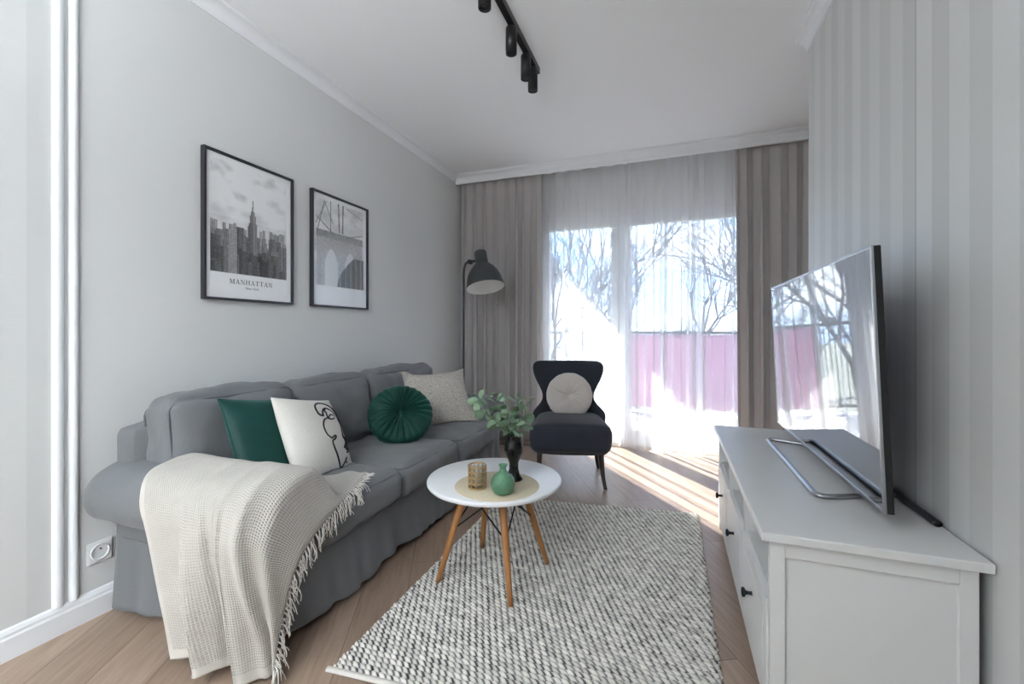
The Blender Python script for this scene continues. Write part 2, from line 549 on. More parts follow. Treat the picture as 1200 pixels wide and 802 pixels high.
# coving
def cove(x, s):
    P = [(x, CZ), (x, CZ-.066), (x+s*.010, CZ-.066), (x+s*.012, CZ-.056)]
    for j in range(7):
        a = R(90*j/6); P.append((x+s*(.014+.044*(1-math.cos(a))), CZ-.052+.040*math.sin(a)))
    P += [(x+s*.066, CZ-.008), (x+s*.066, CZ)]
    return P
profile_run('trim_3', cove(XL, 1), 'y', YB, 4.02, 'white ceiling cornice above the framed prints', cat='cornice')
profile_run('trim_4', cove(XR, -1), 'y', YB, 2.80, 'white ceiling cornice above the striped wallpaper', cat='cornice')
YC = 4.015                        # pelmet board with the same cornice, curtains run behind it
P = [(YC+.022, CZ), (YC+.022, CZ-.085), (YC-.004, CZ-.085), (YC-.006, CZ-.070), (YC-.012, CZ-.062)]
for j in range(7):
    a = R(90*j/6); P.append((YC-.014-.040*(1-math.cos(a)), CZ-.058+.036*math.sin(a)))
P += [(YC-.062, CZ-.016), (YC-.062, CZ)]
profile_run('trim_5', P, 'x', XL, 1.30, 'white stepped cornice board across the top of the curtains', cat='cornice')

# ---------------------------------------------------------------- window
YG = 4.42                        # plane of the sashes
win = thing('window_1', 'wide two-part balcony window behind the white sheers', 'window', (-.25, YG, .03)); win['kind'] = 'structure'
fx0, fx1, fz0, fz1 = OX0, OX1, .03, OZ1
b = MB()
b.box((fx0, YG-.035, fz0), (fx0+.055, YG+.045, fz1)).box((fx1-.055, YG-.035, fz0), (fx1, YG+.045, fz1))
b.box((fx0+.055, YG-.035, fz1-.055), (fx1-.055, YG+.045, fz1)).box((fx0+.055, YG-.035, fz0), (fx1-.055, YG+.045, fz0+.045))
b.box((-.515, YG-.035, fz0+.045), (-.445, YG+.045, fz1-.055))
b.build('frame', M['pvc'], win, .004)
def sash(x0, x1):
    z0, z1, w = fz0+.05, fz1-.05, .066
    b = MB().box((x0, YG-.055, z0), (x0+w, YG+.02, z1)).box((x1-w, YG-.055, z0), (x1, YG+.02, z1))
    b.box((x0+w, YG-.055, z1-w), (x1-w, YG+.02, z1)).box((x0+w, YG-.055, z0), (x1-w, YG+.02, z0+w))
    s = b.build('sash', M['pvc'], win, .006)
    MB().box((x0+w, YG-.022, z0+w), (x1-w, YG-.016, z1-w)).build('pane', M['pane'], s)
    return s
s1 = sash(fx0+.04, -.50); s2 = sash(-.46, fx1-.04)
b = MB().box((-.437, YG-.063, .83), (-.411, YG-.055, .97)).tube([(-.424, YG-.060, .905), (-.424, YG-.100, .905)], .009)
b.tube([(-.424, YG-.096, .912), (-.424, YG-.100, .87), (-.424, YG-.098, .785)], [.010, .011, .009])
b.build('handle', M['silver'], s2)
b = MB().box((fx0, YG-.07, fz1-.002), (fx1, YG-.034, fz1+.028))
b.build('shutter_cover', M['pvc'], win, .004)

# ---------------------------------------------------------------- curtains
def curtain(name, label, x0, x1, y, folds, amp, ztop, m, seed, thick=0.0, nz_=26, sharp=.35, group=None, bulge=0.0, tape=None):
    rn = random.Random(seed)
    n = folds*16 + 1
    t = np.linspace(0, 1, n)
    # uneven fold widths
    kn = np.cumsum([0] + [rn.uniform(.55, 1.5) for _ in range(folds)]); kn /= kn[-1]
    ph = np.interp(t, np.linspace(0, 1, folds+1), kn)      # where along the width each fold stands
    A = np.array([rn.uniform(.55, 1.25) for _ in range(folds+2)])
    ai = np.interp(t*folds, np.arange(folds+2), A)
    th = t*folds*2*math.pi
    zs = np.concatenate([np.linspace(ztop, ztop-.30, 7), np.linspace(ztop-.30, .012, nz_)[1:]])
    V = np.zeros((len(zs), n, 3))
    drift = [rn.uniform(-1, 1) for _ in range(folds+2)]
    for i, z in enumerate(zs):
        d = (ztop-z)/ztop
        g = .45 + .55*min(1, d*4)                         # pleats pinched at the heading
        sway = np.interp(t*folds, np.arange(folds+2), drift) * .018 * d
        am = amp*g*ai*(1 + .25*d)
        V[i, :, 0] = x0 + (x1-x0)*ph + am*sharp*np.sin(2*th)*(.4+.6*min(1, d*5)) + sway
        V[i, :, 1] = y + am*np.sin(th) + .006*np.sin(th*2.3+seed)*d - bulge*d*d
        V[i, :, 2] = z + .004*np.sin(th*.5+seed)*(d > .97)
    V = V.reshape(-1, 3)
    o = link_mesh(name, V, grid_faces(len(zs), n), m)
    if thick:
        s = o.modifiers.new('cloth', 'SOLIDIFY'); s.thickness = thick; s.offset = 0
    tag(o, label, 'curtain', group)
    return o
# heavy grey drapes, white voiles between them
curtain('drape', 'grey floor-length drape hanging in the corner behind the floor lamp', -2.07, -1.20, 4.088, 8, .040, 2.686, M['drape'], 3, .002, sharp=.55)
curtain('drape', 'grey floor-length drape hanging behind the television', .50, 1.26, 4.088, 7, .040, 2.686, M['drape'], 11, .002, sharp=.55)
curtain('sheer_curtain', 'white voile sheer hanging behind the armchair', -1.33, -.372, 4.238, 7, .030, 2.688, M['sheer'], 5, sharp=.85)
curtain('sheer_curtain', 'white voile sheer in front of the red balcony screen', -.385, .56, 4.172, 8, .030, 2.688, M['sheer'], 8, sharp=.85)
b = MB().box((-2.08, 4.075, 2.688), (1.28, 4.095, 2.699)).box((-2.08, 4.165, 2.690), (1.28, 4.245, 2.699))
tag(b.build('curtain_track', M['pvc']), 'white double curtain track fixed to the ceiling behind the cornice board', 'curtain track')

# ---------------------------------------------------------------- balcony and garden
brick = plain('grey_balcony_concrete', (168, 168, 170), .85, var=.06)
deck = plain('balcony_tiles', (196, 195, 193), .7, var=.04)
b = MB().box((-3.4, YW+.26, -.2), (3.2, 6.45, -.02))
struct(b.build('ground_balcony', deck), 'pale balcony deck outside the window', 'balcony')
b = MB().box((-2.02, YW+.26, 2.80), (3.4, 6.92, 2.98))
struct(b.build('ceiling_balcony', brick), 'concrete balcony slab over the outside of the window', 'balcony slab')
scr = plain('red_screen_cloth', (176, 124, 148), .85, var=.06, nscale=5, bump=.1)
scrw = plain('pale_grey_screen_cloth', (206, 214, 222), .85, var=.03, nscale=5, bump=.1)
ral = thing('balcony_railing', 'balcony railing hung with a red screen outside the window', 'railing', (0, 6.35, -.02))
b = MB().box((-3.3, 6.32, 1.06), (3.1, 6.38, 1.10)).box((-3.3, 6.335, .06), (3.1, 6.365, .09))
b.build('rail', M['grey_metal'], ral, .004)
for k in range(5):
    x = -3.2 + k*1.55
    MB().box((x-.02, 6.33, -.02), (x+.02, 6.37, 1.06)).build('post', M['grey_metal'], ral, .003)
def screen_panel(name, x0, x1, m, label=None):
    n, mm = 60, 14
    X = np.linspace(x0, x1, n); Z = np.linspace(.05, 1.055, mm)
    V = np.array([(x, 6.30 + .006*math.sin(x*23) + .004*math.sin(x*9+z*4), z) for z in Z for x in X])
    o = link_mesh(name, V, grid_faces(mm, n), m, ral)
    s = o.modifiers.new('cloth', 'SOLIDIFY'); s.thickness = .002
    if label: o['label'] = label
screen_panel('screen', -.62, 2.6, scr, 'red cloth screen')
for k in range(24):
    x = -3.14 + k*.105
    MB().box((x-.005, 6.345, .09), (x+.005, 6.355, 1.06)).build('bar', M['grey_metal'], ral)

lawn = plain('winter_lawn', (120, 122, 108), .95, var=.2, nscale=2)
b = MB().box((-60, 4.7, -3.4), (60, 90, -3.2))
struct(b.build('ground', lawn), 'winter lawn below the balcony', 'ground')
bark = plain('bare_bark', (92, 88, 90), .9, var=.15, nscale=8)
def tree(name, label, x, y, h, seed, lean=0.0, spread=1.0, depth=7, r0=.13, group=None, fork=.28):
    rn = random.Random(seed)
    V = []; F = []; n = 0
    def limb(p, d, L, r, lev):
        nonlocal n
        steps = 3 if lev < 3 else 2
        P = [np.array(p)]; dd = np.array(d)
        for i in range(steps):
            dd = dd + np.array([rn.gauss(0, .10), rn.gauss(0, .10), rn.gauss(0, .05) + .05])
            dd /= np.linalg.norm(dd); P.append(P[-1] + dd*L/steps)
        v, f = tube_geo(P, np.linspace(r, r*.62, len(P)), 5 if lev < 2 else (4 if lev < 4 else 3), caps=False)
        V.append(v); F.extend(tuple(i+n for i in q) for q in f); n += len(v)
        if lev >= depth: return
        k = 3 if lev < 5 else 2
        for j in range(k):
            a = rn.uniform(0, 2*math.pi); s = rn.uniform(.35, .85)*spread
            u = np.cross(dd, [0, 0, 1.]) if abs(dd[2]) < .95 else np.array([1., 0, 0])
            u /= np.linalg.norm(u); w = np.cross(dd, u)
            nd = dd + s*(math.cos(a)*u + math.sin(a)*w) + np.array([0, 0, .12]); nd /= np.linalg.norm(nd)
            limb(P[-1] if j else P[-2]*.3 + P[-1]*.7, nd, L*rn.uniform(.62, .86), r*.62, lev+1)
    limb((0, 0, 0), (lean, 0, 1), h*fork, r0, 0)
    V = np.concatenate(V)
    o = link_mesh(name, V, F, bark, None, world=False)
    o.location = (x, y, -3.2)
    tag(o, label, 'tree', group)
    return o
spots = [(-2.5, 11, 8.4, 'bare branching tree standing closest to the balcony, seen above the armchair'), (3.3, 12, 8.4, 'bare tree close to the balcony, half hidden by the drape beside the television'),
         (-5.4, 18.5, 9.4, 'bare tree seen through the sheer at the window edge by the floor lamp'), (.7, 18, 9.6, 'bare forked tree seen just past the window post in the wide pane'),
         (-9.2, 22.5, 10.2, 'tall bare tree far off at the lamp side of the window'), (-2.2, 26, 10.8, 'tall bare tree far off behind the window post'),
         (4.0, 25.5, 10.4, 'tall bare tree far off, framed by the wide pane near the drape'), (-4.6, 34, 11.5, 'most distant bare tree, seen in the narrow pane above the armchair')]
for i, (x, y, h, lab) in enumerate(spots):
    tree('bare_tree', lab, x, y, h, 20+i, rng.uniform(-.05, .05), .85, 6, .075 + .0022*y, 'bare winter trees outside')
shr = [(-10.5, 31), (-6.4, 30.5), (-.2, 31), (4.6, 32), (9.4, 31)]
for i, (x, y) in enumerate(shr):
    tree('bare_shrub', 'dense bare thicket at the far end of the lawn beyond the railing', x, y, 8.0, 60+i, 0, 1.0, 6, .13, 'bare thickets beyond the lawn', .2)
# ---------------------------------------------------------------- sofa
SX, SY = -1.66, 2.19
sofa = thing('sofa', 'grey fabric three-seat sofa with rolled arms and a floor-length skirt', 'sofa', (SX, SY, 0))
A0, A1 = 1.10, 3.17                        # outer faces of the arms (below the rolls)
XB, XF = -2.055, -1.245
# carcass
b = MB().box((XB+.03, A0+.05, .05), (XF-.06, A1-.05, .30)).box((XB, A0-.02, .05), (XB+.10, A1+.02, .60))
b.build('frame', M['sofa'], sofa, .03)
V, F = rbox(.065, (A1-A0)/2+.045, .185, .05, 24, (.006, 0, .004), .003, 6, 3)
V = V + np.array([XB+.062, (A0+A1)/2, .555])
link_mesh('back_frame', V, F, M['sofa'], sofa)

# rolled arm: outline in the (y, z) plane, swept from the wall to the front
def arm_outline(s):
    """s=-1 near arm, +1 far arm; y measured outwards from the inner face"""
    pts = [(0, .30), (0, .40), (.005, .49), (.03, .558), (.085, .597), (.16, .610), (.25, .602), (.318, .570), (.358, .525), (.362, .465),
           (.332, .418), (.285, .395), (.250, .38), (.238, .34), (.238, .30)]
    return np.array(pts)
def arm(s):
    yin = 1.262 if s < 0 else 2.975
    O = spline(arm_outline(s)*np.array([.84, .985]), 72)
    AF = XF-.02
    xs = np.concatenate([[XB+.01], np.linspace(XB+.03, AF-.055, 22), AF-.055+.055*np.sin(np.linspace(0, math.pi/2, 7))[1:]])
    cen = np.array([.16, .455])
    rows = []
    for i, x in enumerate(xs):
        k = 1.0
        if x > AF-.055:
            tt = (x-(AF-.055))/.055; k = 1 - .16*(1-math.sqrt(max(0, 1-tt*tt)))
        if i == 0: k = .95
        o = cen + (O-cen)*k
        rows.append(np.c_[np.full(len(o), x), yin + s*o[:, 0]*1.0, o[:, 1]])
    V = np.stack(rows)
    n = V.shape[1]
    W = V.reshape(-1, 3)
    W = W + np.c_[np.zeros(len(W)), nz(W, 7, .006, 2+s), nz(W, 6, .007, 9+s)]
    F = grid_faces(len(xs), n)
    F += [(i*n+n-1, i*n, (i+1)*n, (i+1)*n+n-1) for i in range(len(xs)-1)]
    F.append(tuple(range((len(xs)-1)*n, len(xs)*n))); F.append(tuple(range(n))[::-1])
    if s < 0: F = [f[::-1] for f in F]
    a = link_mesh('arm', W, F, M['sofa'], sofa)
    bm = bmesh.new(); bm.from_mesh(a.data); bmesh.ops.recalc_face_normals(bm, faces=bm.faces); bm.to_mesh(a.data); bm.free()
    # piping round the front of the roll
    o = cen + (O-cen)*.985
    P = np.c_[np.full(len(o), AF-.022), yin + s*o[:, 0], o[:, 1]][4:-5]
    MB().tube(P, .0045, 8).build('piping', M['sofa_pipe'], a)
    return a
arm(-1); arm(1)

# skirt: a ribbon round three sides, flaring and gathered into soft waves
def skirt():
    path = [(XB+.01, A0-.03), (XB+.25, A0-.02), (XF-.05, A0+.005), (XF-.028, A0+.02), (XF-.022, A0+.06), (XF-.03, 1.9), (XF-.03, 2.5), (XF-.022, A1-.06), (XF-.028, A1-.02), (XF-.05, A1), (XB+.25, A1+.01), (XB+.01, A1+.02)]
    # straight runs sampled evenly
    P = []
    for (p, q) in zip(path[:-1], path[1:]):
        d = math.dist(p, q); k = max(2, int(d/.012))
        for j in range(k): P.append((p[0]+(q[0]-p[0])*j/k, p[1]+(q[1]-p[1])*j/k))
    P.append(path[-1]); P = np.array(P)
    T = np.gradient(P, axis=0); T /= np.linalg.norm(T, axis=1, keepdims=True)
    N = np.c_[T[:, 1], -T[:, 0]]
    s = np.concatenate([[0], np.cumsum(np.linalg.norm(np.diff(P, axis=0), axis=1))])
    zs = np.concatenate([[.425, .40], np.linspace(.385, .030, 22)])
    V = []
    for z in zs:
        d = 1-(z-.03)/.36
        d = max(0, d)
        front = (np.abs(T[:, 1]) > .7)
        zz = np.where(front, np.minimum(z, .03+(z-.03)*.305/.395), z)
        wave = .020*np.sin(s*13+1.6*np.sin(s*3.1)) + .013*np.sin(s*31+2.4*np.sin(s*5)) + .006*np.sin(s*67+1.5*np.sin(s*11))
        out = d**1.2*.018 + wave*(.15+.85*d)*front*.75 + wave*.35*d*(~front)
        hem = .006*np.sin(s*9)*d
        V.append(np.c_[P + N*out[:, None], zz + hem*(d > .8)])
    V = np.stack(V)
    o = link_mesh('skirt', V.reshape(-1, 3), grid_faces(len(zs), len(P)), M['sofa'], sofa)
    so = o.modifiers.new('cloth', 'SOLIDIFY'); so.thickness = .004; so.offset = 0
skirt()

def cushion(name, c, h, r, crown, rot, seed, pipes, wr=.009):
    V, F = rbox(h[0], h[1], h[2], r, 30, crown, wr, 8, seed)
    Mx = Matrix.Translation(c) @ rot
    o = link_mesh(name, tf(Mx, V), F, M['sofa'], sofa)
    b = MB()
    for (ax, pos) in pipes:
        # seam cord along the rounded edge of the face at +-pos of the axis
        e = .3*r
        if ax == 'x':
            P = [(pos*(h[0]-e), y, z) for (y, z) in rrect(h[1]-e, h[2]-e, r*.8)]
        else:
            P = [(x, y, pos*(h[2]-e)) for (x, y) in rrect(h[0]-e, h[1]-e, r*.8)]
        P = np.array(P + P[:1]); d = np.linalg.norm(np.diff(P, axis=0), axis=1)
        s = np.concatenate([[0], np.cumsum(d)]); q = np.linspace(0, s[-1], 130)[:-1]
        P = np.c_[np.interp(q, s, P[:, 0]), np.interp(q, s, P[:, 1]), np.interp(q, s, P[:, 2])]
        b.tube(tf(Mx, P), .0042, 7, closed=True)
    b.build('piping', M['sofa_pipe'], o)
    return o
I4 = Matrix.Identity(4)
ys = [1.255, 1.803, 2.390, 2.978]
for k in range(3):
    y0, y1 = ys[k], ys[k+1]
    cushion('seat_cushion', (-1.562, (y0+y1)/2, .352), (.345, (y1-y0)/2-.002, .078), .05, (.014, 0, .030), Matrix.Rotation(R(-1.5), 4, 'Y'), 3+k*7, [('z', 1), ('z', -1)])
yb = [1.095, 1.715, 2.290, 3.085]
for k in range(3):
    y0, y1 = yb[k], yb[k+1]
    rot = Matrix.Rotation(R(-8), 4, 'Y') @ Matrix.Rotation(R([0, .6, -.6][k]), 4, 'X')
    cushion('back_cushion', (-1.872, (y0+y1)/2, [.640, .634, .636][k]), (.088, (y1-y0)/2-.002, .190), .055, (.034, .0, .036), rot, 31+k*9, [('x', 1), ('x', -1)], .015)

# ---------------------------------------------------------------- scatter cushions
def pillow_geo(w, h, t, n=36, pinch=.07, wr=.006, seed=0.0, p=2.2):
    u = np.sin(np.linspace(-math.pi/2, math.pi/2, n))
    U, Vv = np.meshgrid(u, u, indexing='ij')
    sh = (np.clip(1-np.abs(U)**p, 0, 1)**.55)*(np.clip(1-np.abs(Vv)**p, 0, 1)**.55)
    X = U*w/2*(1-pinch*(1-Vv**2)); Z = Vv*h/2*(1-pinch*(1-U**2))
    out = []; 
    for s in (-1, 1):
        P = np.c_[X.ravel(), (s*t/2*sh).ravel(), Z.ravel()]
        P[:, 1] += nz(P, 9, wr, seed+s)*sh.ravel() + nz(P, 22, wr*.4, seed+3+s)*sh.ravel()
        out.append(P)
    F = grid_faces(n, n); k = n*n
    Fs = list(F) + [tuple(i+k for i in f[::-1]) for f in F]
    V = np.concatenate(out)
    # weld the rim
    rim = [i*n+j for i in range(n) for j in range(n) if i in (0, n-1) or j in (0, n-1)]
    rm = {k+i: i for i in rim}
    V[[k+i for i in rim], 1] = 0; V[rim, 1] = 0
    Fs = [tuple(rm.get(i, i) for i in f) for f in Fs]
    return V, Fs
def sag(V, k):  return V
def pillow(name, label, c, yaw, lean, roll, w, t, m, seed, pinch=.07, pipe=None, group=None, h=None, wr=.006):
    o = bpy.data.objects.new(name, None)
    V, F = pillow_geo(w, h or w, t, 36, pinch, wr, seed)
    ob = link_mesh(name, V, F, m, None, world=False)
    bpy.data.objects.remove(o)
    ob.location = c
    ob.rotation_euler = (Matrix.Rotation(R(yaw), 4, 'Z') @ Matrix.Rotation(R(lean), 4, 'X') @ Matrix.Rotation(R(roll), 4, 'Y')).to_euler()
    tag(ob, label, 'cushion', group)
    if pipe:
        n = 40; e = np.linspace(-1, 1, n); hh = h or w
        P = [(x*w/2*1.0, 0, -hh/2*(1-pinch*(1-x*x))) for x in e] + [(w/2*(1-pinch*(1-x*x)), 0, x*hh/2) for x in e[1:]] + [(x*w/2, 0, hh/2*(1-pinch*(1-x*x))) for x in -e[1:]] + [(-w/2*(1-pinch*(1-x*x)), 0, x*hh/2) for x in -e[1:-1]]
        q = MB().tube(P, .004, 7, closed=True).build('piping', pipe, None, world=False)
        q.parent = ob
    return ob
pillow('cushion', 'dark green velvet square cushion with piped edge against the sofa back', (-1.665, 1.450, .610), 97, -28, 9, .42, .15, M['green_velvet'], 4, .05, M['green_velvet'])
wp = pillow('cushion', 'off-white square cushion with a black line-drawn face', (-1.575, 1.60, .600), 103, -28, 12, .41, .15, M['white_linen'], 9, .05)
pillow('cushion', 'square beige textured cushion at the far end of the sofa', (-1.590, 2.765, .612), 53, -36, -1, .56, .15, M['boucle'], 14, .15, h=.48)

# one-line face on the white cushion (u, v in -1..1 of the pillow face)
def face_line():
    W, H, T, pinch, p = .41, .41, .15, .05, 2.2
    def onface(u, v):
        sh = (max(0, 1-abs(u)**p)**.55)*(max(0, 1-abs(v)**p)**.55)
        return (u*W/2*(1-pinch*(1-v*v)), -(T/2*sh)-.0005, v*H/2*(1-pinch*(1-u*u)))
    # crop pixels -> face coordinates (bilinear inverse over the four corners)
    TL, TR, BR, BL = np.array([(48, 75), (365, 45), (735, 670), (265, 735)], float)
    def inv(px):
        a, bb = .5, .5
        px = np.array(px, float)
        for _ in range(30):
            top = TL+(TR-TL)*a; bot = BL+(BR-BL)*a
            f = top+(bot-top)*bb - px
            da = (TR-TL)*(1-bb)+(BR-BL)*bb; db = bot-top
            J = np.c_[da, db]; d = np.linalg.solve(J, -f)
            a += d[0]; bb += d[1]
        return 2*a-1, 1-2*bb
    lines = [
        [(382, 235), (350, 226), (328, 190), (318, 150), (325, 118), (352, 104), (400, 112), (450, 135), (500, 172), (545, 222), (590, 290), (625, 350), (645, 395)],
        [(378, 228), (372, 195), (380, 165), (400, 157), (440, 172), (480, 205), (520, 250), (555, 300), (580, 350), (600, 392), (622, 405)],
        [(392, 165), (385, 185), (400, 205), (410, 235), (425, 255), (460, 258), (480, 240), (465, 218), (435, 220), (425, 245), (405, 258), (390, 275), (388, 310), (400, 350), (425, 390), (455, 415), (478, 422), (500, 402), (515, 410), (508, 432), (490, 445), (500, 470), (530, 510), (570, 555), (610, 600), (640, 630), (660, 632), (672, 600), (680, 560)],
        [(625, 405), (650, 430), (640, 460), (630, 485), (655, 480), (670, 455), (660, 500), (680, 480), (690, 510), (670, 520)],
        [(650, 395), (668, 430), (672, 470)], [(688, 590), (700, 600)],
    ]
    al_ = np.array([inv(q)[0] for L in lines for q in L]); umin, umax = al_.min(), al_.max()
    b = MB()
    for L in lines:
        C = np.array([inv(q) for q in L])
        C[:, 0] = np.interp(C[:, 0], [umin, umax], [-.12, .86])
        C = np.clip(C, -.93, .93)
        C = spline(C, len(L)*6)
        b.tube([onface(u, v) for u, v in C], .0041, 6)
    o = b.build('line_drawing', M['embroidery'], None, world=False)
    o.parent = wp
    o['label'] = 'black line-drawn face'
face_line()

def round_pleated(name, label, c, yaw, lean, roll, r, t, m, folds, seed, depth=.05, button=True, nr=26, twist=0.0):
    rn = random.Random(seed)
    na = folds*8
    a = np.linspace(0, 2*math.pi, na, endpoint=False)
    q = np.linspace(0, math.pi, nr*2)
    irr = np.array([rn.uniform(.5, 1.2) for _ in range(folds)])
    ph = np.arange(na)/8
    pleat = np.abs(np.sin(ph*math.pi)) * irr[(ph.astype(int)) % folds]
    rows = []
    for x in q:
        s = math.sin(x)                                    # 0 at the button, 1 at the rim
        rr = r*(s**.75)
        side = math.cos(x)
        y0 = t/2*math.copysign(abs(side)**.62, side)
        dim = 1-math.exp(-((rr/r)/.20)**2)                 # dimple at the centre
        y = y0*(.30+.70*dim)
        amp = depth*t*(1-(rr/r)**2*.8)*(rr/r > .02)
        yy = y + np.sign(side)*amp*(pleat-.5)*1.0
        rows.append(np.c_[rr*np.cos(a+twist*(1-rr/r))*(1+.012*(pleat-.5)), -yy, rr*np.sin(a+twist*(1-rr/r))*(1+.012*(pleat-.5))])
    V = np.stack(rows).reshape(-1, 3)
    V[:, 1] += nz(V, 9, .004, seed)
    F = grid_faces(len(q), na, cv=True)
    o = link_mesh(name, V, F, m, None, world=False)
    o.location = c
    o.rotation_euler = (Matrix.Rotation(R(yaw), 4, 'Z') @ Matrix.Rotation(R(lean), 4, 'X') @ Matrix.Rotation(R(roll), 4, 'Y')).to_euler()
    tag(o, label, 'cushion')
    if button:
        V, F = rbox(.016, .007, .016, .006, 8)
        k = link_mesh('button', V + np.array([0, -t*.17, 0]), F, m, None, world=False); k.parent = o
    return o
round_pleated('round_cushion', 'round dark green pleated velvet cushion with a centre button', (-1.535, 2.225, .600), 38, -38, 0, .19, .13, M['green_pleat'], 26, 2, .20)

# ---------------------------------------------------------------- throw
G = [
 [(-1.775,1.262,0.535),(-1.775,1.175,0.610),(-1.775,1.150,0.626),(-1.775,1.030,0.594),(-1.700,0.955,0.530),(-1.640,0.945,0.390),(-1.600,0.945,0.260),(-1.570,0.950,0.140),(-1.540,0.950,0.030)],
 [(-1.735,1.262,0.535),(-1.735,1.195,0.608),(-1.735,1.150,0.627),(-1.735,1.030,0.596),(-1.630,0.952,0.525),(-1.585,0.945,0.390),(-1.550,0.950,0.260),(-1.520,0.955,0.140),(-1.495,0.965,0.035)],
 [(-1.695,1.262,0.535),(-1.695,1.215,0.600),(-1.695,1.150,0.627),(-1.670,1.030,0.596),(-1.560,0.952,0.525),(-1.520,0.950,0.390),(-1.490,0.965,0.260),(-1.465,0.980,0.140),(-1.445,0.995,0.045)],
 [(-1.645,1.262,0.535),(-1.645,1.225,0.590),(-1.630,1.150,0.626),(-1.590,1.030,0.594),(-1.490,0.945,0.525),(-1.455,0.925,0.390),(-1.430,0.925,0.260),(-1.410,0.935,0.140),(-1.400,0.945,0.045)],
 [(-1.580,1.262,0.535),(-1.580,1.225,0.590),(-1.540,1.155,0.624),(-1.510,1.030,0.593),(-1.425,0.940,0.525),(-1.395,0.910,0.390),(-1.375,0.910,0.260),(-1.360,0.925,0.140),(-1.350,0.940,0.040)],
 [(-1.500,1.262,0.535),(-1.500,1.225,0.590),(-1.460,1.160,0.622),(-1.430,1.030,0.590),(-1.365,0.955,0.520),(-1.345,0.965,0.390),(-1.330,0.995,0.260),(-1.325,1.015,0.140),(-1.325,1.025,0.030)],
 [(-1.410,1.330,0.475),(-1.410,1.285,0.543),(-1.380,1.180,0.622),(-1.355,1.035,0.592),(-1.315,0.945,0.500),(-1.290,0.930,0.380),(-1.275,0.940,0.260),(-1.270,0.955,0.140),(-1.265,0.970,0.018)],
 [(-1.375,1.470,0.466),(-1.330,1.300,0.540),(-1.300,1.190,0.622),(-1.290,1.045,0.598),(-1.265,0.950,0.490),(-1.250,0.940,0.370),(-1.240,0.955,0.250),(-1.235,0.975,0.135),(-1.232,0.990,0.016)],
 [(-1.340,1.570,0.465),(-1.235,1.345,0.488),(-1.220,1.240,0.590),(-1.215,1.080,0.575),(-1.205,0.985,0.460),(-1.195,0.970,0.350),(-1.195,0.980,0.240),(-1.195,1.000,0.130),(-1.195,1.010,0.015)],
 [(-1.300,1.620,0.464),(-1.195,1.355,0.440),(-1.185,1.280,0.425),(-1.178,1.185,0.385),(-1.172,1.120,0.330),(-1.168,1.085,0.265),(-1.165,1.065,0.190),(-1.163,1.050,0.100),(-1.165,1.045,0.014)],
]
NU, NV = 96, 120
S = net(G, NU, NV)
# extra soft folds in the hanging part
du = np.linspace(0, 1, NU)[:, None]; dv = np.linspace(0, 1, NV)[None, :]
hang = np.clip((dv-.45)/.4, 0, 1)
S[:, :, 1] += 0.026*np.sin(du*31+1.2*np.sin(du*9+dv*2))*hang*np.clip((du-.12)*4, 0, 1)
inn = np.clip((.30-dv)/.2, 0, 1)*np.clip((du-.45)*3, 0, 1)
S[:, :, 2] += .010*np.sin(du*24+dv*20)*inn + .008*inn
# the cloth lies on top of whatever it touches
from mathutils.bvhtree import BVHTree
def lift(P, names, gap):
    for ob in [o for o in sofa.children if o.name.split('.')[0] in names]:
        off = Vector(sofa.location)
        bv = BVHTree.FromPolygons([v.co + off for v in ob.data.vertices], [tuple(p.vertices) for p in ob.data.polygons])
        for i in range(len(P)):
            co, no, _, dist = bv.find_nearest(Vector(P[i]), .07)
            if co is None: continue
            d = (Vector(P[i])-co).dot(no)
            if d < gap: P[i] = np.array(co + no*gap)
S = S.reshape(-1, 3)
for _ in range(2): lift(S, ('arm', 'seat_cushion'), .012)
S = S.reshape(NU, NV, 3)
for _ in range(8):
    S[1:-1, 1:-1] = .5*S[1:-1, 1:-1] + .125*(S[:-2, 1:-1]+S[2:, 1:-1]+S[1:-1, :-2]+S[1:-1, 2:])
S = S.reshape(-1, 3); lift(S, ('arm', 'seat_cushion'), .011); S = S.reshape(NU, NV, 3)
for _ in range(3):
    S[1:-1, 1:-1] = .5*S[1:-1, 1:-1] + .125*(S[:-2, 1:-1]+S[2:, 1:-1]+S[1:-1, :-2]+S[1:-1, 2:])
# sharper folds running down from the front end of the arm
for uc, sl, am, sg in ((.80, .10, .030, .030), (.66, .02, .020, .028), (.50, -.04, .014, .030), (.90, .16, .022, .022)):
    w_ = np.exp(-((du-(uc+sl*(dv-.35)))/sg)**2)*np.clip((dv-.10)*6, 0, 1)*(1-.35*np.clip((dv-.6)*3, 0, 1))
    v_ = np.exp(-((du-(uc+sl*(dv-.35)+sg*1.9))/sg)**2)*np.clip((dv-.45)*4, 0, 1)*.5
    q_ = am*(w_-v_)
    S[:, :, 0] += .45*q_; S[:, :, 1] -= .75*q_; S[:, :, 2] += .45*q_*np.clip((.42-dv)*5, 0, 1)
S[:, :, 2] = np.maximum(S[:, :, 2], .006)
Lu = np.concatenate([[0], np.cumsum(np.linalg.norm(np.diff(S, axis=0), axis=2).mean(1))])
Lv = np.concatenate([[0], np.cumsum(np.linalg.norm(np.diff(S, axis=1), axis=2).mean(0))]); Lv += 1.23-Lv[-1]
uv = np.stack(np.meshgrid(Lu, Lv, indexing='ij'), -1).reshape(-1, 2)
throw = thing('throw_blanket', 'cream waffle-weave throw with fringe draped over the sofa arm', 'throw', (-1.5, 1.0, .02))
th = link_mesh('cloth', S.reshape(-1, 3), grid_faces(NU, NV), M['throw'], throw, uv=uv)
so = th.modifiers.new('cloth', 'SOLIDIFY'); so.thickness = .005; so.offset = 0
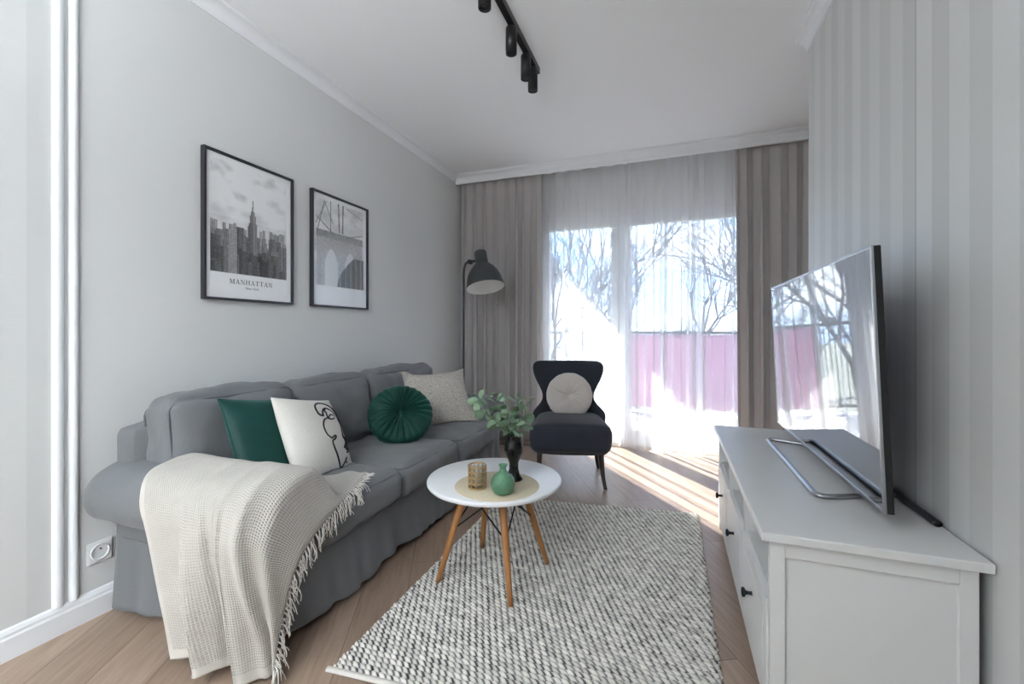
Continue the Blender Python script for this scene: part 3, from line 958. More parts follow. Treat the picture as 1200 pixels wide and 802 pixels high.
# knotted fringe along the short edge
rn = random.Random(5)
edge = S[-1]; inner = S[-4]
se = np.concatenate([[0], np.cumsum(np.linalg.norm(np.diff(edge, axis=0), axis=1))])
for k in range(58):
    q = se[-1]*(k+.5)/58
    p = np.array([np.interp(q, se, edge[:, i]) for i in range(3)])
    pin = np.array([np.interp(q, se, inner[:, i]) for i in range(3)])
    out = p-pin; out /= np.linalg.norm(out)
    b = MB()
    for st in range(3):
        L = rn.uniform(.055, .085); n = 9
        Q = [p.copy()]; d = out*1.0 + np.array([rn.gauss(0, .1), rn.gauss(0, .15), 0])
        for j in range(n):
            d = d + np.array([rn.gauss(0, .16)+.02, rn.gauss(0, .26), -.34]); d /= np.linalg.norm(d)
            x = Q[-1] + d*L/n
            x[2] = max(x[2], .004)
            if x[1] > 1.27 and x[0] < -1.22: x[2] = max(x[2], .458)      # lies on the seat
            elif x[1] > 1.12: x[0] = max(x[0], -1.205)
            Q.append(x)
        b.tube(spline(Q, 14), np.linspace(.0021, .0012, 14), 5)
    b.build('tassel', M['yarn'], throw)
# ---------------------------------------------------------------- rug
def rug():
    C = np.array([(-1.045, 1.128), (.148, 1.235), (.144, 2.834), (-1.060, 2.672)])   # near-left, near-right, far-right, far-left
    LX, LY = 1.2, 1.57
    dp, dq = .0255, .0210
    nx, ny = 350, 520
    P, Q = np.meshgrid(np.linspace(0, LX, nx), np.linspace(0, LY, ny), indexing='ij')
    row = np.floor(Q/dq); fq = Q/dq-row
    sh = P/dp + row*.36 + fq*.82
    st = np.floor(sh); fp = sh-st
    rs = np.random.RandomState(3)
    T = rs.rand(400, 400)
    h1 = T[(st.astype(int)) % 400, (row.astype(int)) % 400]
    h2 = T[(st.astype(int)*7+13) % 400, (row.astype(int)*3+5) % 400]
    a = (fp-.5)*2; bq = (fq-.5)*2
    lump = np.clip(1-np.abs(a)**2.4, 0, 1)**.5*np.clip(1-np.abs(bq)**2.2, 0, 1)**.5
    H = .003 + .0105*lump*(.75+.4*h1)
    dark = np.clip((a-(.08+.62*h2))/.16, 0, 1)
    dark = np.maximum(dark, np.clip((-.66-a-.3*h1)/.15, 0, 1)*.8)
    cream = np.stack([np.full_like(P, v) for v in lin((226, 222, 214))], -1)*(.86+.24*h1[..., None])
    dk = np.stack([np.full_like(P, v) for v in lin((84, 84, 86))], -1)*(.6+.9*h2[..., None])
    col = cream*(1-dark[..., None]) + dk*dark[..., None]
    u = (P/LX)[..., None]; v = (Q/LY)[..., None]
    XY = C[0]*(1-u)*(1-v) + C[1]*u*(1-v) + C[2]*u*v + C[3]*(1-u)*v
    # scalloped selvedge
    ed = .004*np.sin(Q/dq*2*math.pi)
    XY[..., 0] += np.where(P < .02, ed, 0) + np.where(P > LX-.02, -ed, 0)
    edge = np.minimum(np.minimum(P, LX-P), np.minimum(Q, LY-Q))
    H = H*np.clip(edge/.006, 0, 1) + .001
    V = np.concatenate([XY, H[..., None]], -1).reshape(-1, 3)
    r = thing('rug', 'chunky woven wool rug in cream and grey under the coffee table', 'rug', (-.45, 1.95, 0))
    link_mesh('woven_field', V, grid_faces(nx, ny), M['rug'], r, col=col.reshape(-1, 3))
    hm = np.array([np.r_[C[0]*(1-t)+C[1]*t, .0075] for t in np.linspace(-.006, 1, 40)])
    hm[:, 1] -= .008
    V, F = tube_geo(hm, .0105, 12); V[:, 2] = .0005 + (V[:, 2]-V[:, 2].min())*.62
    o = link_mesh('hem', V, F, M['yarn'], r); o['label'] = 'plain cream hem'
rug()

# ---------------------------------------------------------------- coffee table
TX, TY, TZ = -.753, 1.814, .447
tab = thing('coffee_table', 'round white coffee table on four slanting wooden legs', 'coffee table', (TX, TY, 0))
prof = [(0, TZ-.022), (.288, TZ-.022), (.296, TZ-.019), (.300, TZ-.012), (.300, TZ-.006), (.2975, TZ-.0015), (.294, TZ), (0, TZ)]
MB().lathe(prof, 96, (TX, TY, 0)).build('tabletop', M['table_white'], tab)
feet = [(-.957, 1.663), (-.602, 1.615), (-.552, 1.973), (-.900, 2.005)]
tops = []
for (x, y) in feet:
    d = np.array([x-TX, y-TY]); top = np.array([TX, TY]) + d*.50
    tops.append(top)
    p0 = np.array([x, y, .013]); p1 = np.array([top[0], top[1], TZ-.03])
    g = MB().tube([p0 + (p1-p0)*t for t in np.linspace(0, 1, 8)], [.0105, .0118, .013, .0142, .0152, .016, .0165, .0165], 16)
    lg = g.build('leg', M['beech'], tab)
    MB().box((top[0]-.025, top[1]-.025, TZ-.036), (top[0]+.025, top[1]+.025, TZ-.021)).build('bracket', M['rod'], lg, .002)
def legpt(i, z):
    x, y = feet[i]; t = (z-.013)/(TZ-.03-.013)
    return np.array([x+(tops[i][0]-x)*t, y+(tops[i][1]-y)*t, z])
for i in range(4):
    j = (i+1) % 4
    lo, hi = legpt(i, .235), legpt(j, TZ-.03)
    MB().tube([lo, hi], .0034, 8).build('brace', M['rod'], tab)
    lo, hi = legpt(j, .235), legpt(i, TZ-.03)
    MB().tube([lo + [0, 0, .006], hi + [0, 0, -.004]], .0034, 8).build('brace', M['rod'], tab)

o = MB().lathe([(0, 0), (.178, 0), (.1795, .0015), (.178, .003), (0, .0035)], 80).build('placemat', M['straw'], None, world=False)
o.location = (-.700, 1.715, TZ); tag(o, 'round woven straw placemat in the middle of the white table', 'placemat')
PZ = TZ + .0035
# lattice candle holder
ch = thing('candle_holder', 'gold wire lattice candle holder on the straw placemat', 'candle holder', (-.765, 1.655, PZ))
b = MB(); hh, rr = .093, .037
for z in np.linspace(.003, hh, 5):
    b.tube([(rr*math.cos(a), rr*math.sin(a), z) for a in np.linspace(0, 2*math.pi, 40, endpoint=False)], .0019 if .01 < z < .09 else .0030, 6, closed=True)
for k in range(10):
    for s in (-1, 1):
        P = []
        for t in np.linspace(0, 1, 25):
            a = 2*math.pi*k/12 + s*(.31*math.sin(t*4*math.pi))
            P.append(((rr+.0012*s)*math.cos(a), (rr+.0012*s)*math.sin(a), .003+t*(hh-.003)))
        b.tube(P, .0017, 6)
b.build('lattice', M['gold'], ch, world=False)
MB().lathe([(0, .003), (.030, .003), (.033, .006), (.033, .085), (.0315, .085), (.0315, .008), (0, .006)], 40).build('glass_cup', M['clear_cup'], ch, world=False)
# green bottle vase
prof = [(0, .002), (.026, 0), (.036, .004), (.0455, .018), (.049, .038), (.0465, .057), (.037, .073), (.024, .083), (.0150, .090), (.0125, .098), (.0135, .108), (.0175, .114), (.0175, .117), (.013, .117), (.0105, .108), (.0095, .098), (.012, .090), (.021, .081), (.034, .071), (.0435, .056), (.046, .038), (.0425, .019), (.033, .007), (0, .005)]
o = MB().lathe(prof, 48).build('bottle_vase', M['green_glass'], None, world=False)
o.location = (-.640, 1.632, PZ); tag(o, 'small round green bubbled glass bottle vase on the straw placemat', 'vase')
# dark vase
prof = [(0, .004), (.036, 0), (.040, .004), (.036, .010), (.026, .026), (.0205, .050), (.0205, .074), (.026, .090), (.036, .108), (.0415, .128), (.0415, .150), (.038, .166), (.0355, .178), (.0375, .194), (.0395, .198), (.0375, .198), (.0335, .178), (.036, .165), (.0385, .149), (.0385, .129), (.033, .110), (.020, .094), (0, .088)]
o = MB().lathe(prof, 48).build('vase', M['smoke_glass'], None, world=False)
VX_, VY_ = -.655, 1.800
o.location = (VX_, VY_, PZ); tag(o, 'black glass goblet vase holding eucalyptus on the coffee table', 'vase')
# eucalyptus stems
def stem(tip, bow, nleaf, seed, label, size=.024):
    rn = random.Random(seed)
    base = np.array([VX_, VY_, PZ+.115]); tip = np.array(tip)
    mouth = base*.0 + np.array([VX_+(tip[0]-VX_)*.16, VY_+(tip[1]-VY_)*.16, PZ+.197])
    P = spline([base, mouth, (mouth+tip)/2 + np.array(bow), tip], 30)
    t = thing('eucalyptus_stem', label, 'plant stem', tuple(base), 0, 'eucalyptus stems in the black vase')
    MB().tube(P, np.linspace(.0022, .0010, 30), 6).build('stalk', M['stem'], t)
    b = MB()
    for k in range(nleaf):
        f = .36 + .64*(k/(nleaf-1))
        i = min(29, int(f*29)); p = P[i]
        d = P[min(29, i+1)]-P[max(0, i-1)]; d /= np.linalg.norm(d)
        for s in (0, 1):
            a = k*1.9 + s*math.pi + rn.uniform(-.4, .4)
            u = np.cross(d, [.3, .2, 1.]); u /= np.linalg.norm(u); w = np.cross(d, u)
            side = math.cos(a)*u + math.sin(a)*w
            ax = side + d*rn.uniform(.3, .9); ax /= np.linalg.norm(ax)
            nrm = np.cross(ax, np.cross(d, ax) + .6*np.array([rn.gauss(0, 1), rn.gauss(0, 1), rn.gauss(0, 1)])); nrm /= max(1e-6, np.linalg.norm(nrm))
            sd = np.cross(nrm, ax)
            sz = size*rn.uniform(.75, 1.2)*(1-.35*f*(k == nleaf-1))
            # rounded leaf, cupped along the midrib
            nr_, na_ = 4, 16
            V = [p + ax*.004]
            for r in range(1, nr_+1):
                for q in range(na_):
                    th = 2*math.pi*q/na_; rad = sz*r/nr_
                    lx = .006 + sz*.95 + rad*math.cos(th)*1.05; ly = rad*math.sin(th)*.86
                    cup = .22*(ly**2)/sz - .12*((lx-sz)**2)/sz
                    V.append(p + ax*lx + sd*ly + nrm*cup)
            V[0] = p + ax*(.006+sz*.95)
            F = [(0, 1+q, 1+(q+1) % na_) for q in range(na_)]
            for r in range(nr_-1):
                F += [(1+r*na_+q, 1+(r+1)*na_+q, 1+(r+1)*na_+(q+1) % na_, 1+r*na_+(q+1) % na_) for q in range(na_)]
            b.add(V, F)
            b.tube([p, p + ax*.007 + nrm*0], .0007, 4)
    o = b.build('leaves', M['leaf'], t)
    so = o.modifiers.new('leaf', 'SOLIDIFY'); so.thickness = .0006; so.offset = 0
for tip, bow, n, sd, lab in [
    ((-.835, 1.775, .815), (-.02, 0, .03), 6, 1, 'eucalyptus stem reaching furthest over the sofa side, from the black vase'),
    ((-.800, 1.745, .745), (-.01, -.01, .03), 5, 2, 'low eucalyptus stem arching out towards the grey sofa'),
    ((-.745, 1.79, .815), (-.01, 0, .01), 6, 3, 'upright eucalyptus stem on the sofa side of the black vase'),
    ((-.685, 1.775, .800), (0, -.01, .01), 5, 4, 'eucalyptus stem rising straight out of the black vase'),
    ((-.640, 1.80, .815), (.01, 0, .01), 6, 5, 'tall eucalyptus stem on the armchair side of the black vase'),
    ((-.600, 1.815, .800), (.01, 0, -.01), 5, 6, 'eucalyptus stem leaning out towards the dark armchair'),
    ((-.640, 1.765, .725), (.01, -.01, 0), 4, 7, 'short eucalyptus stem close to the rim of the black vase')]:
    stem(tip, bow, n, sd, lab)

# ---------------------------------------------------------------- armchair
CX, CY, CA = -.735, 3.245, R(15)
chair = thing('armchair', 'dark blue-black upholstered armchair with a winged back by the window', 'armchair', (CX, CY, 0), CA)
V, F = rbox(.272, .285, .098, .055, 28, (.0, .012, .030), .002, 6, 4)
V[:, 0] *= 1 - .09*np.clip(V[:, 1]/.285, -1, 1)*.8 - .05*np.clip(-V[:, 2]/.098, 0, 1)
V += np.array([0, -.02, .345])
seat = link_mesh('seat', V, F, M['navy'], chair, world=False)
P = np.array(rrect(.272-.012, .285-.012, .06, 10)); P[:, 0] *= 1-.072*P[:, 1]/.285
MB().tube([(x, y-.02, .345+.078) for x, y in P], .005, 8, closed=True).build('piping', M['navy'], seat, world=False)
def chair_back():
    zs = np.array([.24, .30, .36, .42, .455, .48, .505, .53, .56, .60, .65, .70, .75, .79, .82, .838, .850, .858])
    hw = np.array([.262, .266, .270, .274, .278, .272, .248, .222, .206, .208, .228, .254, .275, .284, .284, .276, .262, .235])
    fw = np.array([.24, .24, .24, .235, .225, .195, .15, .11, .085, .075, .080, .088, .092, .092, .088, .080, .070, .05])   # how far the wings come forward
    th = np.array([.06, .062, .064, .066, .068, .068, .066, .064, .064, .066, .070, .072, .072, .070, .064, .052, .034, .012])
    zz = np.linspace(0, 1, 46); k = np.linspace(0, 1, len(zs))
    sm = lambda a: spline(np.c_[a, a], 46)[:, 0]
    Z, HW, FW, TH = sm(zs), sm(hw), sm(fw), sm(th)
    n = 44
    rows = []
    for z, w, f, t in zip(Z, HW, FW, TH):
        y0 = .255 + (z-.40)*.20                              # back leans away
        o = []
        for j in range(n):
            a = 2*math.pi*j/n
            c_, s_ = math.cos(a), math.sin(a)
            u = math.copysign(abs(c_)**.45, c_); v = math.copysign(abs(s_)**.7, s_)
            bend = -f*abs(u)**3.2
            o.append((u*w, y0 + bend + v*t/2, z))
        rows.append(o)
    V = np.array(rows).reshape(-1, 3)
    F = grid_faces(len(Z), n, cv=True) + [tuple(range(n))[::-1], tuple(range((len(Z)-1)*n, len(Z)*n))]
    o = link_mesh('backrest', V, F, M['navy'], chair, world=False)
    bm = bmesh.new(); bm.from_mesh(o.data); bmesh.ops.recalc_face_normals(bm, faces=bm.faces); bm.to_mesh(o.data); bm.free()
    return o
bk = chair_back()
for (bx, bz) in ((-.10, .70), (0, .70), (.10, .70)):
    V, F = rbox(.009, .005, .009, .004, 6)
    q = link_mesh('button', V + np.array([bx, .255+(bz-.40)*.20-.037, bz]), F, M['navy'], bk, world=False)
for sx, sy in ((-1, -1), (1, -1), (1, 1), (-1, 1)):
    x0, y0 = sx*.215, (-.215 if sy < 0 else .17)
    P = spline([(x0, y0, .255), (x0+sx*.004, y0+sy*.008, .17), (x0+sx*.012, y0+sy*.022, .08), (x0+sx*.026, y0+sy*.045, .004)], 14)
    MB().tube(P, np.linspace(.021, .012, 14), 14).build('leg', M['dark_wood'], chair, world=False)
rc = Matrix.Rotation(CA, 4, 'Z')
p = rc @ Vector((.005, .10, .60)) + Vector((CX, CY, 0))
round_pleated('round_cushion', 'round pale beige cushion propped on the dark armchair', tuple(p), math.degrees(CA)+2, -14, 10, .178, .12, M['beige_velvet'], 15, 8, .05, button=False, twist=.25)

# ---------------------------------------------------------------- floor lamp
LX_, LY_ = -1.752, 3.50
lamp = thing('floor_lamp', 'dark grey metal floor lamp with a bell shade behind the sofa', 'floor lamp', (LX_, LY_, 0))
MB().lathe([(0, 0), (.138, 0), (.140, .004), (.140, .020), (.136, .025), (.02, .027), (.016, .034), (0, .034)], 48, (LX_, LY_, 0)).build('base', M['grey_metal'], lamp)
MB().tube([(LX_, LY_, .03), (LX_, LY_, .9), (LX_, LY_, 1.60), (LX_+.004, LY_, 1.66), (LX_+.020, LY_, 1.705), (LX_+.055, LY_, 1.725)], .0105, 14).build('pole', M['grey_metal'], lamp)
axis = Vector((.25, -.20, -1)).normalized()              # the way the shade looks
q = Vector((0, 0, -1)).rotation_difference(axis).to_matrix().to_4x4()
hub = Vector((-1.570, LY_+.01, 1.655))
Mx = Matrix.Translation(hub) @ q
outer = [(0, .168), (.040, .168), (.052, .160), (.056, .150), (.057, .060), (.060, .045), (.075, .030), (.108, -.005), (.135, -.050), (.153, -.100), (.163, -.150), (.166, -.180)]
sh = MB().lathe(outer, 56, M=Mx).build('shade', M['grey_metal'], lamp)
inner = [(.1645, -.180), (.161, -.150), (.151, -.100), (.133, -.050), (.106, -.007), (.074, .026), (.052, .040), (0, .042)]
MB().lathe(inner, 56, M=Mx).lathe([(.166, -.180), (.1645, -.180)], 56, M=Mx).build('shade_lining', M['lamp_white'], sh)['label'] = 'white inside of the shade'
MB().lathe([(0, .04), (.018, .035), (.018, .0), (.022, -.02), (.030, -.05), (.026, -.075), (.012, -.088), (0, -.09)], 24, M=Mx).build('bulb', M['lamp_white'], sh)
b = MB().tube([(LX_+.035, LY_, 1.715), (LX_+.075, LY_+.005, 1.722), (LX_+.125, LY_+.01, 1.73)], .012, 12).lathe([(0, -.02), (.02, -.02), (.02, .02), (0, .02)], 20, (LX_+.065, LY_, 1.718), Matrix.Rotation(R(90), 4, 'X'))
b.build('joint', M['black_metal'], lamp)
cd = MB().tube(spline([(-1.70, 3.60, .016), (-1.62, 3.85, .006), (-1.50, 3.97, .006), (-1.40, 3.90, .006), (-1.36, 3.96, .006), (-1.30, 3.99, .006), (-1.24, 3.93, .006), (-1.18, 3.98, .006)], 60), .0042, 8)
cd.build('cord', M['cord'], lamp)

# ---------------------------------------------------------------- tv bench
KX0, KX1, KY0, KY1 = .245, .675, 1.335, 2.700
cab = thing('tv_cabinet', 'white three-drawer television bench with open shelves along the striped wall', 'tv bench', (.46, 2.02, 0))
MB().box((.222, 1.315, .546), (.694, 2.716, .570)).build('top', M['lacquer'], cab, .003)
def end_panel(y0, y1, outer):
    b = MB().box((KX0, y0, 0), (KX0+.036, y1, .546)).box((KX1-.036, y0, 0), (KX1, y1, .546)).box((KX0+.036, y0, .503), (KX1-.036, y1, .546)).box((KX0+.036, y0, .055), (KX1-.036, y1, .095))
    s = b.build('side', M['lacquer'], cab, .0012)
    yy = (y0+.010, y1-.004) if outer < 0 else (y0+.004, y1-.010)
    MB().box((KX0+.034, yy[0], .09), (KX1-.034, yy[1], .506)).build('side_panel', M['lacquer'], s)
end_panel(KY0, KY0+.022, -1); end_panel(KY1-.022, KY1, 1)
bays = np.linspace(KY0+.022, KY1-.022, 4)
MB().box((KX1-.012, KY0+.022, .06), (KX1-.006, KY1-.022, .546)).build('back_panel', M['lacquer_in'], cab)
MB().box((KX0+.012, KY0+.022, .362), (KX1-.012, KY1-.022, .378)).build('shelf', M['lacquer_in'], cab, .001)
MB().box((KX0+.012, KY0+.022, .055), (KX1-.012, KY1-.022, .071)).build('bottom', M['lacquer_in'], cab, .001)
for y in bays[1:-1]:
    MB().box((KX0+.002, y-.009, .071), (KX1-.012, y+.009, .546)).build('divider', M['lacquer_in'], cab, .001)
for k in range(3):
    y0, y1 = bays[k]+ (.003 if k == 0 else .011), bays[k+1]-(.003 if k == 2 else .011)
    y0 = bays[k]+.003; y1 = bays[k+1]-.003
    d = MB().box((KX0-.004, y0, .060), (KX0+.016, y1, .372)).build('drawer', M['lacquer'], cab, .0015)
    MB().box((KX0-.0055, y0+.05, .105), (KX0-.003, y1-.05, .327)).build('drawer_panel', M['lacquer'], d, .001)
    yk = (y0+y1)/2
    MB().lathe([(0, -.006), (.009, -.006), (.009, -.002), (.0055, .002), (.005, .012), (.0075, .018), (.0135, .021), (.0150, .025), (.0135, .029), (.006, .031), (0, .031)], 24, M=Matrix.Translation((KX0-.006, yk, .262)) @ Matrix.Rotation(R(-90), 4, 'Y')).build('knob', M['black_knob'], d)

# ---------------------------------------------------------------- television
tvm = NT('television_screen'); tvm.set(Base_Color=(.012, .013, .015), Roughness=.035, Coat_Weight=1.0, Coat_IOR=1.8, Coat_Roughness=.02, IOR=2.6); tvm.b.inputs['Specular IOR Level'].default_value = .5
tvm = tvm.m
tv = thing('television', 'large flat-screen television standing on the white bench', 'television', (.52, 2.045, .57))
TVH, TVL = .716, 1.245
lean = math.atan2(.030, .716)
Mt = Matrix.Translation((.528, 2.045, .618)) @ Matrix.Rotation(-lean, 4, 'Y')
L2 = TVL/2
b = MB().box((0, -L2, 0), (.022, L2, TVH), Mt)
b.build('panel', M['black_metal'], tv, .003)
b = MB().box((.022, -L2+.12, .05), (.050, L2-.12, TVH*.72), Mt)
b.build('back_housing', M['black_metal'], tv, .012)
bz = .0065
b = MB().box((-.0025, -L2-.001, -.001), (.005, -L2+bz, TVH+.001), Mt).box((-.0025, L2-bz, -.001), (.005, L2+.001, TVH+.001), Mt).box((-.0025, -L2+bz, TVH-bz), (.005, L2-bz, TVH+.001), Mt).box((-.0025, -L2+bz, -.001), (.005, L2-bz, bz*1.6), Mt)
b.build('bezel', M['silver'], tv, .0012)
MB().box((-.0012, -L2+bz, bz*1.6), (.002, L2-bz, TVH-bz), Mt).build('screen', tvm, tv)
def bar(P, n=60): return spline(P, n)
P = [(.672, 1.735, .579), (.60, 1.70, .579), (.52, 1.668, .579), (.46, 1.645, .579), (.436, 1.655, .579), (.431, 1.70, .579), (.431, 1.85, .579), (.431, 2.0, .579), (.431, 2.2, .579), (.431, 2.36, .579), (.436, 2.405, .579), (.46, 2.415, .579), (.52, 2.392, .579), (.60, 2.36, .579), (.672, 2.325, .579)]
V, F = tube_geo(bar(P, 120), .009, 12)
V[:, 2] = .5703 + (V[:, 2]-V[:, 2].min())*.9
link_mesh('stand', V, F, M['silver'], tv)
V, F = tube_geo(bar([(.678, 1.515, .580), (.678, 1.56, .580), (.678, 2.0, .580), (.678, 2.5, .580), (.678, 2.545, .580)], 40), .011, 12)
V[:, 2] = .5703 + (V[:, 2]-V[:, 2].min())*.8
link_mesh('rear_foot', V, F, M['black_metal'], tv)
for y in (1.80, 2.25):
    MB().tube(spline([(.676, y, .585), (.660, y, .64), (.60, y, .70), (.56, y, .74)], 16), .013, 10).build('neck', M['black_metal'], tv)

# ---------------------------------------------------------------- track light
trk = thing('track_light', 'black ceiling track with four cylinder spotlights', 'ceiling light', (-.77, 1.6, CZ))
MB().box((-.787, .62, CZ-.036), (-.753, 2.535, CZ)).build('track', M['black_metal'], trk, .002)
for y in (1.752, 2.088, 2.325, 2.455):
    h = MB().lathe([(0, -.062), (.0245, -.062), (.0245, -.068), (.0285, -.069), (.0285, .058), (.0265, .062), (0, .062)], 32, (-.774, y, 2.592)).build('spot_head', M['black_metal'], trk)
    MB().box((-.780, y-.013, 2.650), (-.764, y+.013, 2.668)).tube([(-.774, y, 2.640), (-.774, y, 2.668)], .008, 10).build('mount', M['black_metal'], h, .001)
    MB().lathe([(0, 0), (.022, 0), (.022, -.004), (0, -.004)], 24, (-.774, y, 2.5335)).build('lens', M['hole'], h)

# ---------------------------------------------------------------- wall socket
so = thing('wall_socket', 'white wall socket on the grey wall beside the sofa', 'socket', (XL, 1.036, .245))
MB().box((XL, .996, .204), (XL+.008, 1.076, .288)).build('plate', M['plastic_white'], so, .003)
Mx = Matrix.Translation((XL+.008, 1.036, .246)) @ Matrix.Rotation(R(90), 4, 'Y')
MB().lathe([(.031, .0), (.031, .003), (.0285, .0045), (.0265, .003), (.0255, -.006), (0, -.006)], 40, M=Mx).build('well', M['plastic_white'], so)
b = MB()
for dy in (-.0095, .0095): b.lathe([(0, .0015), (.0027, .0015), (.0027, -.001), (0, -.001)], 12, M=Matrix.Translation((XL+.0025, 1.036+dy, .246)) @ Matrix.Rotation(R(90), 4, 'Y'))
b.tube([(XL+.001, 1.036, .258), (XL+.016, 1.036, .258)], .0026, 10)
b.build('contacts', M['hole'], so)

# ---------------------------------------------------------------- framed prints
def frame(label, y0, y1, z0, z1):
    t = thing('picture_frame', label, 'framed print', (XL, (y0+y1)/2, z0))
    x0, x1, w = XL, XL+.026, .012
    MB().box((x0, y0, z0), (x1, y0+w, z1)).box((x0, y1-w, z0), (x1, y1, z1)).box((x0, y0+w, z0), (x1, y1-w, z0+w)).box((x0, y0+w, z1-w), (x1, y1-w, z1)).build('frame', M['art_frame'], t, .0015)
    MB().box((x1-.0075, y0+w, z0+w), (x1-.0055, y1-w, z1-w)).build('glazing', M['picture_glass'], t)
    return t
def paint(t, y0, y1, z0, z1, img, w=.012):
    """print as a fine grid carrying the picture's own greys"""
    H, W = img.shape
    Y = np.linspace(y0+w, y1-w, W); Z = np.linspace(z0+w, z1-w, H)
    V = np.array([(XL+.012, y, z) for z in Z for y in Y])
    g = np.clip(img, 0, 1)[..., None]**2.2 * np.array([.99, 1.0, 1.02])
    F = grid_faces(H, W)
    F = [f[::-1] for f in F]
    o = link_mesh('print', V, F, M['print'], t, col=g.reshape(-1, 3))
    return o
def fbm(h, w, sx, sy, seed):
    return np.array([[noise.fractal(Vector((x*sx+seed, y*sy-seed, seed*.7)), 1.0, 2.0, 5) for x in range(w)] for y in range(h)])
def city():
    H, W = 232, 164
    img = np.full((H, W), .985)
    r = random.Random(4)
    # photo area in print coordinates (fractions from bottom left)
    xa, xb, za, zb = int(.055*W), int(.945*W), int(.185*H), int(.965*H)
    h, w = zb-za, xb-xa
    ph = np.zeros((h, w))
    yy = np.linspace(0, 1, h)[:, None]
    ph[:] = .74 + .14*yy
    cl = fbm(h, w, .030, .045, 3.0)
    ph += cl*.20*np.clip((yy-.35)*3, 0, 1) - .10*np.clip((yy-.80)*4, 0, 1)*(1-np.linspace(0, 1, w)[None, :])
    def tower(cx, wd, top, tone, win=True, seed=0):
        rr = random.Random(seed)
        a, b_ = int((cx-wd/2)*w), int((cx+wd/2)*w); t = int(top*h)
        a, b_ = max(0, a), min(w, max(a+2, b_))
        col = np.full((t, b_-a), tone)
        col[:, : max(1, (b_-a)//3)] *= .72
        if win:
            for i in range(t):
                for j in range(b_-a):
                    if j % 3 == 1: col[i, j] *= .62
                    if i % 4 == 0: col[i, j] *= .86
                    if rr.random() < .06: col[i, j] += .16
        ph[:t, a:b_] = col
    # hazy far blocks, then nearer darker ones
    for k in range(44): tower(r.random(), r.uniform(.03, .07), r.uniform(.36, .47), r.uniform(.52, .68), True, k)
    for k in range(40): tower(r.random(), r.uniform(.04, .09), r.uniform(.24, .40), r.uniform(.34, .52), True, 100+k)
    # slender stepped tower with a mast
    tower(.52, .16, .34, .36, True, 7); tower(.52, .115, .50, .40, True, 8); tower(.52, .085, .58, .44, True, 9); tower(.52, .05, .615, .46, False); tower(.52, .022, .66, .36, False); tower(.52, .010, .72, .38, False)
    tower(.24, .16, .40, .58, True, 31); tower(.06, .12, .33, .26, True, 32); tower(.36, .09, .44, .33, True, 33); tower(.80, .16, .28, .46, True, 34)
    for k in range(46): tower(r.random(), r.uniform(.05, .12), r.uniform(.06, .25), r.uniform(.14, .36), True, 200+k)
    tower(.24, .15, .37, .55, True, 31)
    ph += fbm(h, w, .35, .35, 8.0)*.06*(yy < .4)
    img[za:zb, xa:xb] = np.clip(.17 + ph*.90 + .05*(yy > .5), 0, .97)
    return img
def bridge():
    H, W = 232, 164
    img = np.full((H, W), .985)
    xa, xb, za, zb = int(.055*W), int(.945*W), int(.185*H), int(.965*H)
    h, w = zb-za, xb-xa
    ph = np.zeros((h, w)); X, Z = np.meshgrid(np.linspace(0, 1, w), np.linspace(0, 1, h))
    ph[:] = .80 + .08*Z; ph += fbm(h, w, .03, .05, 9.0)*.16
    tw = (X > .02) & (X < .96) & (Z < .60)
    st = .62 + fbm(h, w, .22, .22, 2.0)*.10
    ph = np.where(tw, st, ph)
    cap = (X > .0) & (X < .98) & (Z > .56) & (Z < .64)
    ph = np.where(cap, .50+fbm(h, w, .3, .1, 5.0)*.10, ph)
    for cx in (.30, .70):                                   # two pointed arches
        ax = np.abs(X-cx)/.13
        arch = (ax < 1) & (Z < .44 - .16*ax**1.8)
        ph = np.where(arch, .84, ph)
    def line(p, q, wd, tone):
        nonlocal ph
        p = np.array(p); q = np.array(q); d = q-p; L = np.hypot(*d)
        t = np.clip(((X-p[0])*d[0]+(Z-p[1])*d[1])/L**2, 0, 1)
        dist = np.hypot(X-p[0]-t*d[0], (Z-p[1]-t*d[1])*1.35)
        ph = np.where(dist < wd, tone, ph)
    for (p, q, wd) in [((.02, .60), (.16, .98), .007), ((.02, .78), (.34, .62), .008), ((.16, .98), (.33, .74), .006), ((.46, .66), (.44, 1), .012), ((.53, .66), (.54, 1), .012), ((.28, 1), (.28, .64), .006), ((.62, .98), (.98, .90), .005), ((.98, .70), (.62, .62), .006), ((.0, .70), (.20, .98), .005)]:
        line(p, q, wd, .28)
    hump = (X > .42) & (Z < .02+ .36*np.clip((X-.42)/.36, 0, 1)**.6)
    dk = .20 + fbm(h, w, .25, .05, 4.0)*.10 + .16*((X*26).astype(int) % 3 == 0)
    ph = np.where(hump, dk, ph)
    img[za:zb, xa:xb] = np.clip(.28 + ph*.72, 0, .97)  # greys lifted and flattened to imitate window light reflected in the glazing
    return img
f1 = (1.425, 1.945, 1.258, 1.988); f2 = (2.085, 2.612, 1.258, 1.988)
t1 = frame('framed black-and-white skyline print captioned MANHATTAN', *f1)
paint(t1, *f1, city())
t2 = frame('framed black-and-white bridge print hanging closer to the window', *f2)
paint(t2, *f2, bridge())
